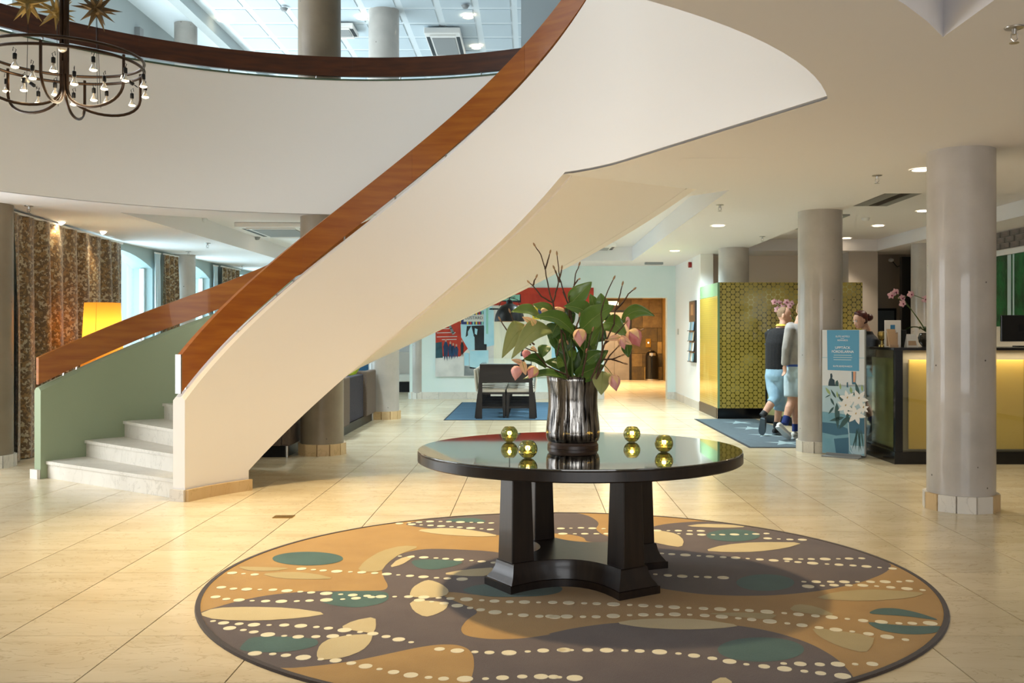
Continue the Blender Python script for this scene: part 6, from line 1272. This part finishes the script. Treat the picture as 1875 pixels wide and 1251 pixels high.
for x, y, z, lb in ((1857, 50, HC, 'sprinkler head below the angular ceiling recess'), (1606, 321, HC, 'sprinkler head between the two front columns'), (1318, 375, HC, 'sprinkler head beside the pale ceiling recess'), (1396, 433, HC, 'sprinkler head above the gold booth'), (53, 377, HL, 'sprinkler head above the curtain end'), (380, 445, HL, 'sprinkler head between recess and window column'), (443, 486, HL, 'sprinkler head before the distant curtain'), (345, 460.5, HL, 'sprinkler head by the slim window column')): sprinkler(*Gc(x, y, z), lb)
def detector(x, y, z, label, m='white_enamel'):
    t = thing('smoke_detector', label, 'smoke detector', (x, y, z)); MB().lathe([(.055, z - .001), (.055, z - .02), (.04, z - .045), (.015, z - .05)], (x, y, 0), 20).build('detector_body', m, t, smooth=True); MB().lathe([(.065, z - .001), (.065, z - .006)], (x, y, 0), 20).build('mounting_plate', m, t)
detector(*Gc(371, 400, HL + .26), 'white smoke detector in the left ceiling recess'); detector(*Gc(1585, 399, HC + .2), 'white smoke detector in the reception recess'); detector(*Gc(520, 15, UC), 'grey round speaker in the upper ceiling left of the thick column', 'grey_enamel'); detector(*Gc(852, 10, UC), 'grey round speaker in the upper ceiling near the wall', 'grey_enamel'); detector(*Gc(470, 434, HL + .26), 'grey round speaker beside the air unit', 'grey_enamel')
def cassette(x, y, z, wx, wy, drop, label):
    t = thing('air_conditioning_cassette', label, 'air unit', (x, y, z)); box('frame', 'white_enamel', t, x - wx/2, x + wx/2, y - wy/2, y + wy/2, z - drop, z, bevel=.01); box('intake_grille', 'grey_enamel', t, x - wx*.32, x + wx*.32, y - wy*.32, y + wy*.32, z - drop - .012, z - drop - .001)
    for s in (-1, 1): box('air_flap', 'black_metal', t, x + s * wx * .42 - .03, x + s * wx * .42 + .03, y - wy*.36, y + wy*.36, z - drop - .004, z - drop - .001); box('louvre', 'white_enamel', t, x - wx*.36, x + wx*.36, y + s * wy * .42 - .03, y + s * wy * .42 + .03, z - drop - .02, z - drop - .002)
q = G(505, 420, HL + .2); cassette(q.x, q.y + .4, HL + .26, 1.0, 1.6, .07, 'large ceiling air unit in the left recess beside the concrete column')
q = G(1095, 458, HC + .2); cassette(q.x, q.y, HC + .28, .62, 1.3, .06, 'ceiling air unit in the recess above the mint wall')
q = G(812, 70, UC - .1); cassette(q.x, q.y + .5, UC, .62, 1.6, .10, 'ceiling air unit on the upper floor below two round lights'); q = G(625, 62, UC - .1); cassette(q.x, q.y, UC, .5, .6, .08, 'square air unit behind the thick upper column')
def slot(x0, x1, y0, y1, z, label):
    t = thing('linear_air_grille', label, 'air grille', ((x0 + x1) / 2, (y0 + y1) / 2, z)); box('frame', 'grey_enamel', t, x0, x1, y0, y1, z - .02, z)
    for k in range(2): w_ = (x1 - x0) / 2; box('slot', 'panel_black', t, x0 + k * w_ + .05, x0 + (k + .55) * w_, y0 + .06, y1 - .06, z - .024, z - .019)
slot(3.95, 4.55, 10.5, 12.6, HC + .2, 'long linear air grille over the front of the reception desk'); slot(3.95, 4.4, 13.6, 15.4, HC + .2, 'long linear air grille over the smaller desk')
for x, y, lb in ((.6, 12.6, 'added round fill light just behind the stair soffit'), (1.3, 15.4, 'added round fill light over the near end of the blue rug'), (.6, 18.2, 'added round fill light beside the pendant lamp over the dining table'), (-3.0, 13.4, 'added round fill light above the dark woven sofa'), (-3.0, 17.0, 'added round fill light above the tall blue seat back')):
    downlight(x, y, (HC + .28) if x > 0 else (HL + .26), lb, power=290, col=(.78, .94, 1.0), spot=150)  # extra downlights added to brighten the back hall
downlight(2.5, 13.2, HC, 'added round fill light in the strip before the gold booth', power=260, col=(.88, .96, 1.0), spot=150); downlight(2.5, 17.2, HC, 'added round fill light before the white corridor wall', power=280, col=(.70, .92, 1.0), spot=150)  # two more downlights added as fill near booth and corridor
# access hatch in the ceiling
hq = thing('ceiling_hatch', 'flush white access hatch in the ceiling beside the stair head', 'hatch', (1.6, 8.6, HC)); a, b = G(1230, 310, HC), G(1355, 308, HC)
box('hatch_panel', 'ceiling_paint', hq, 1.25, 1.88, 8.15, 8.95, HC - .0012, HC - .0003)
# warm lamps of the lift lobby
light('lobby_lamp', 'AREA', (2.4, 26.5, 2.58), (0, 0, 0), 300, WARM, shape='RECTANGLE', size=2.0, size_y=4.0)
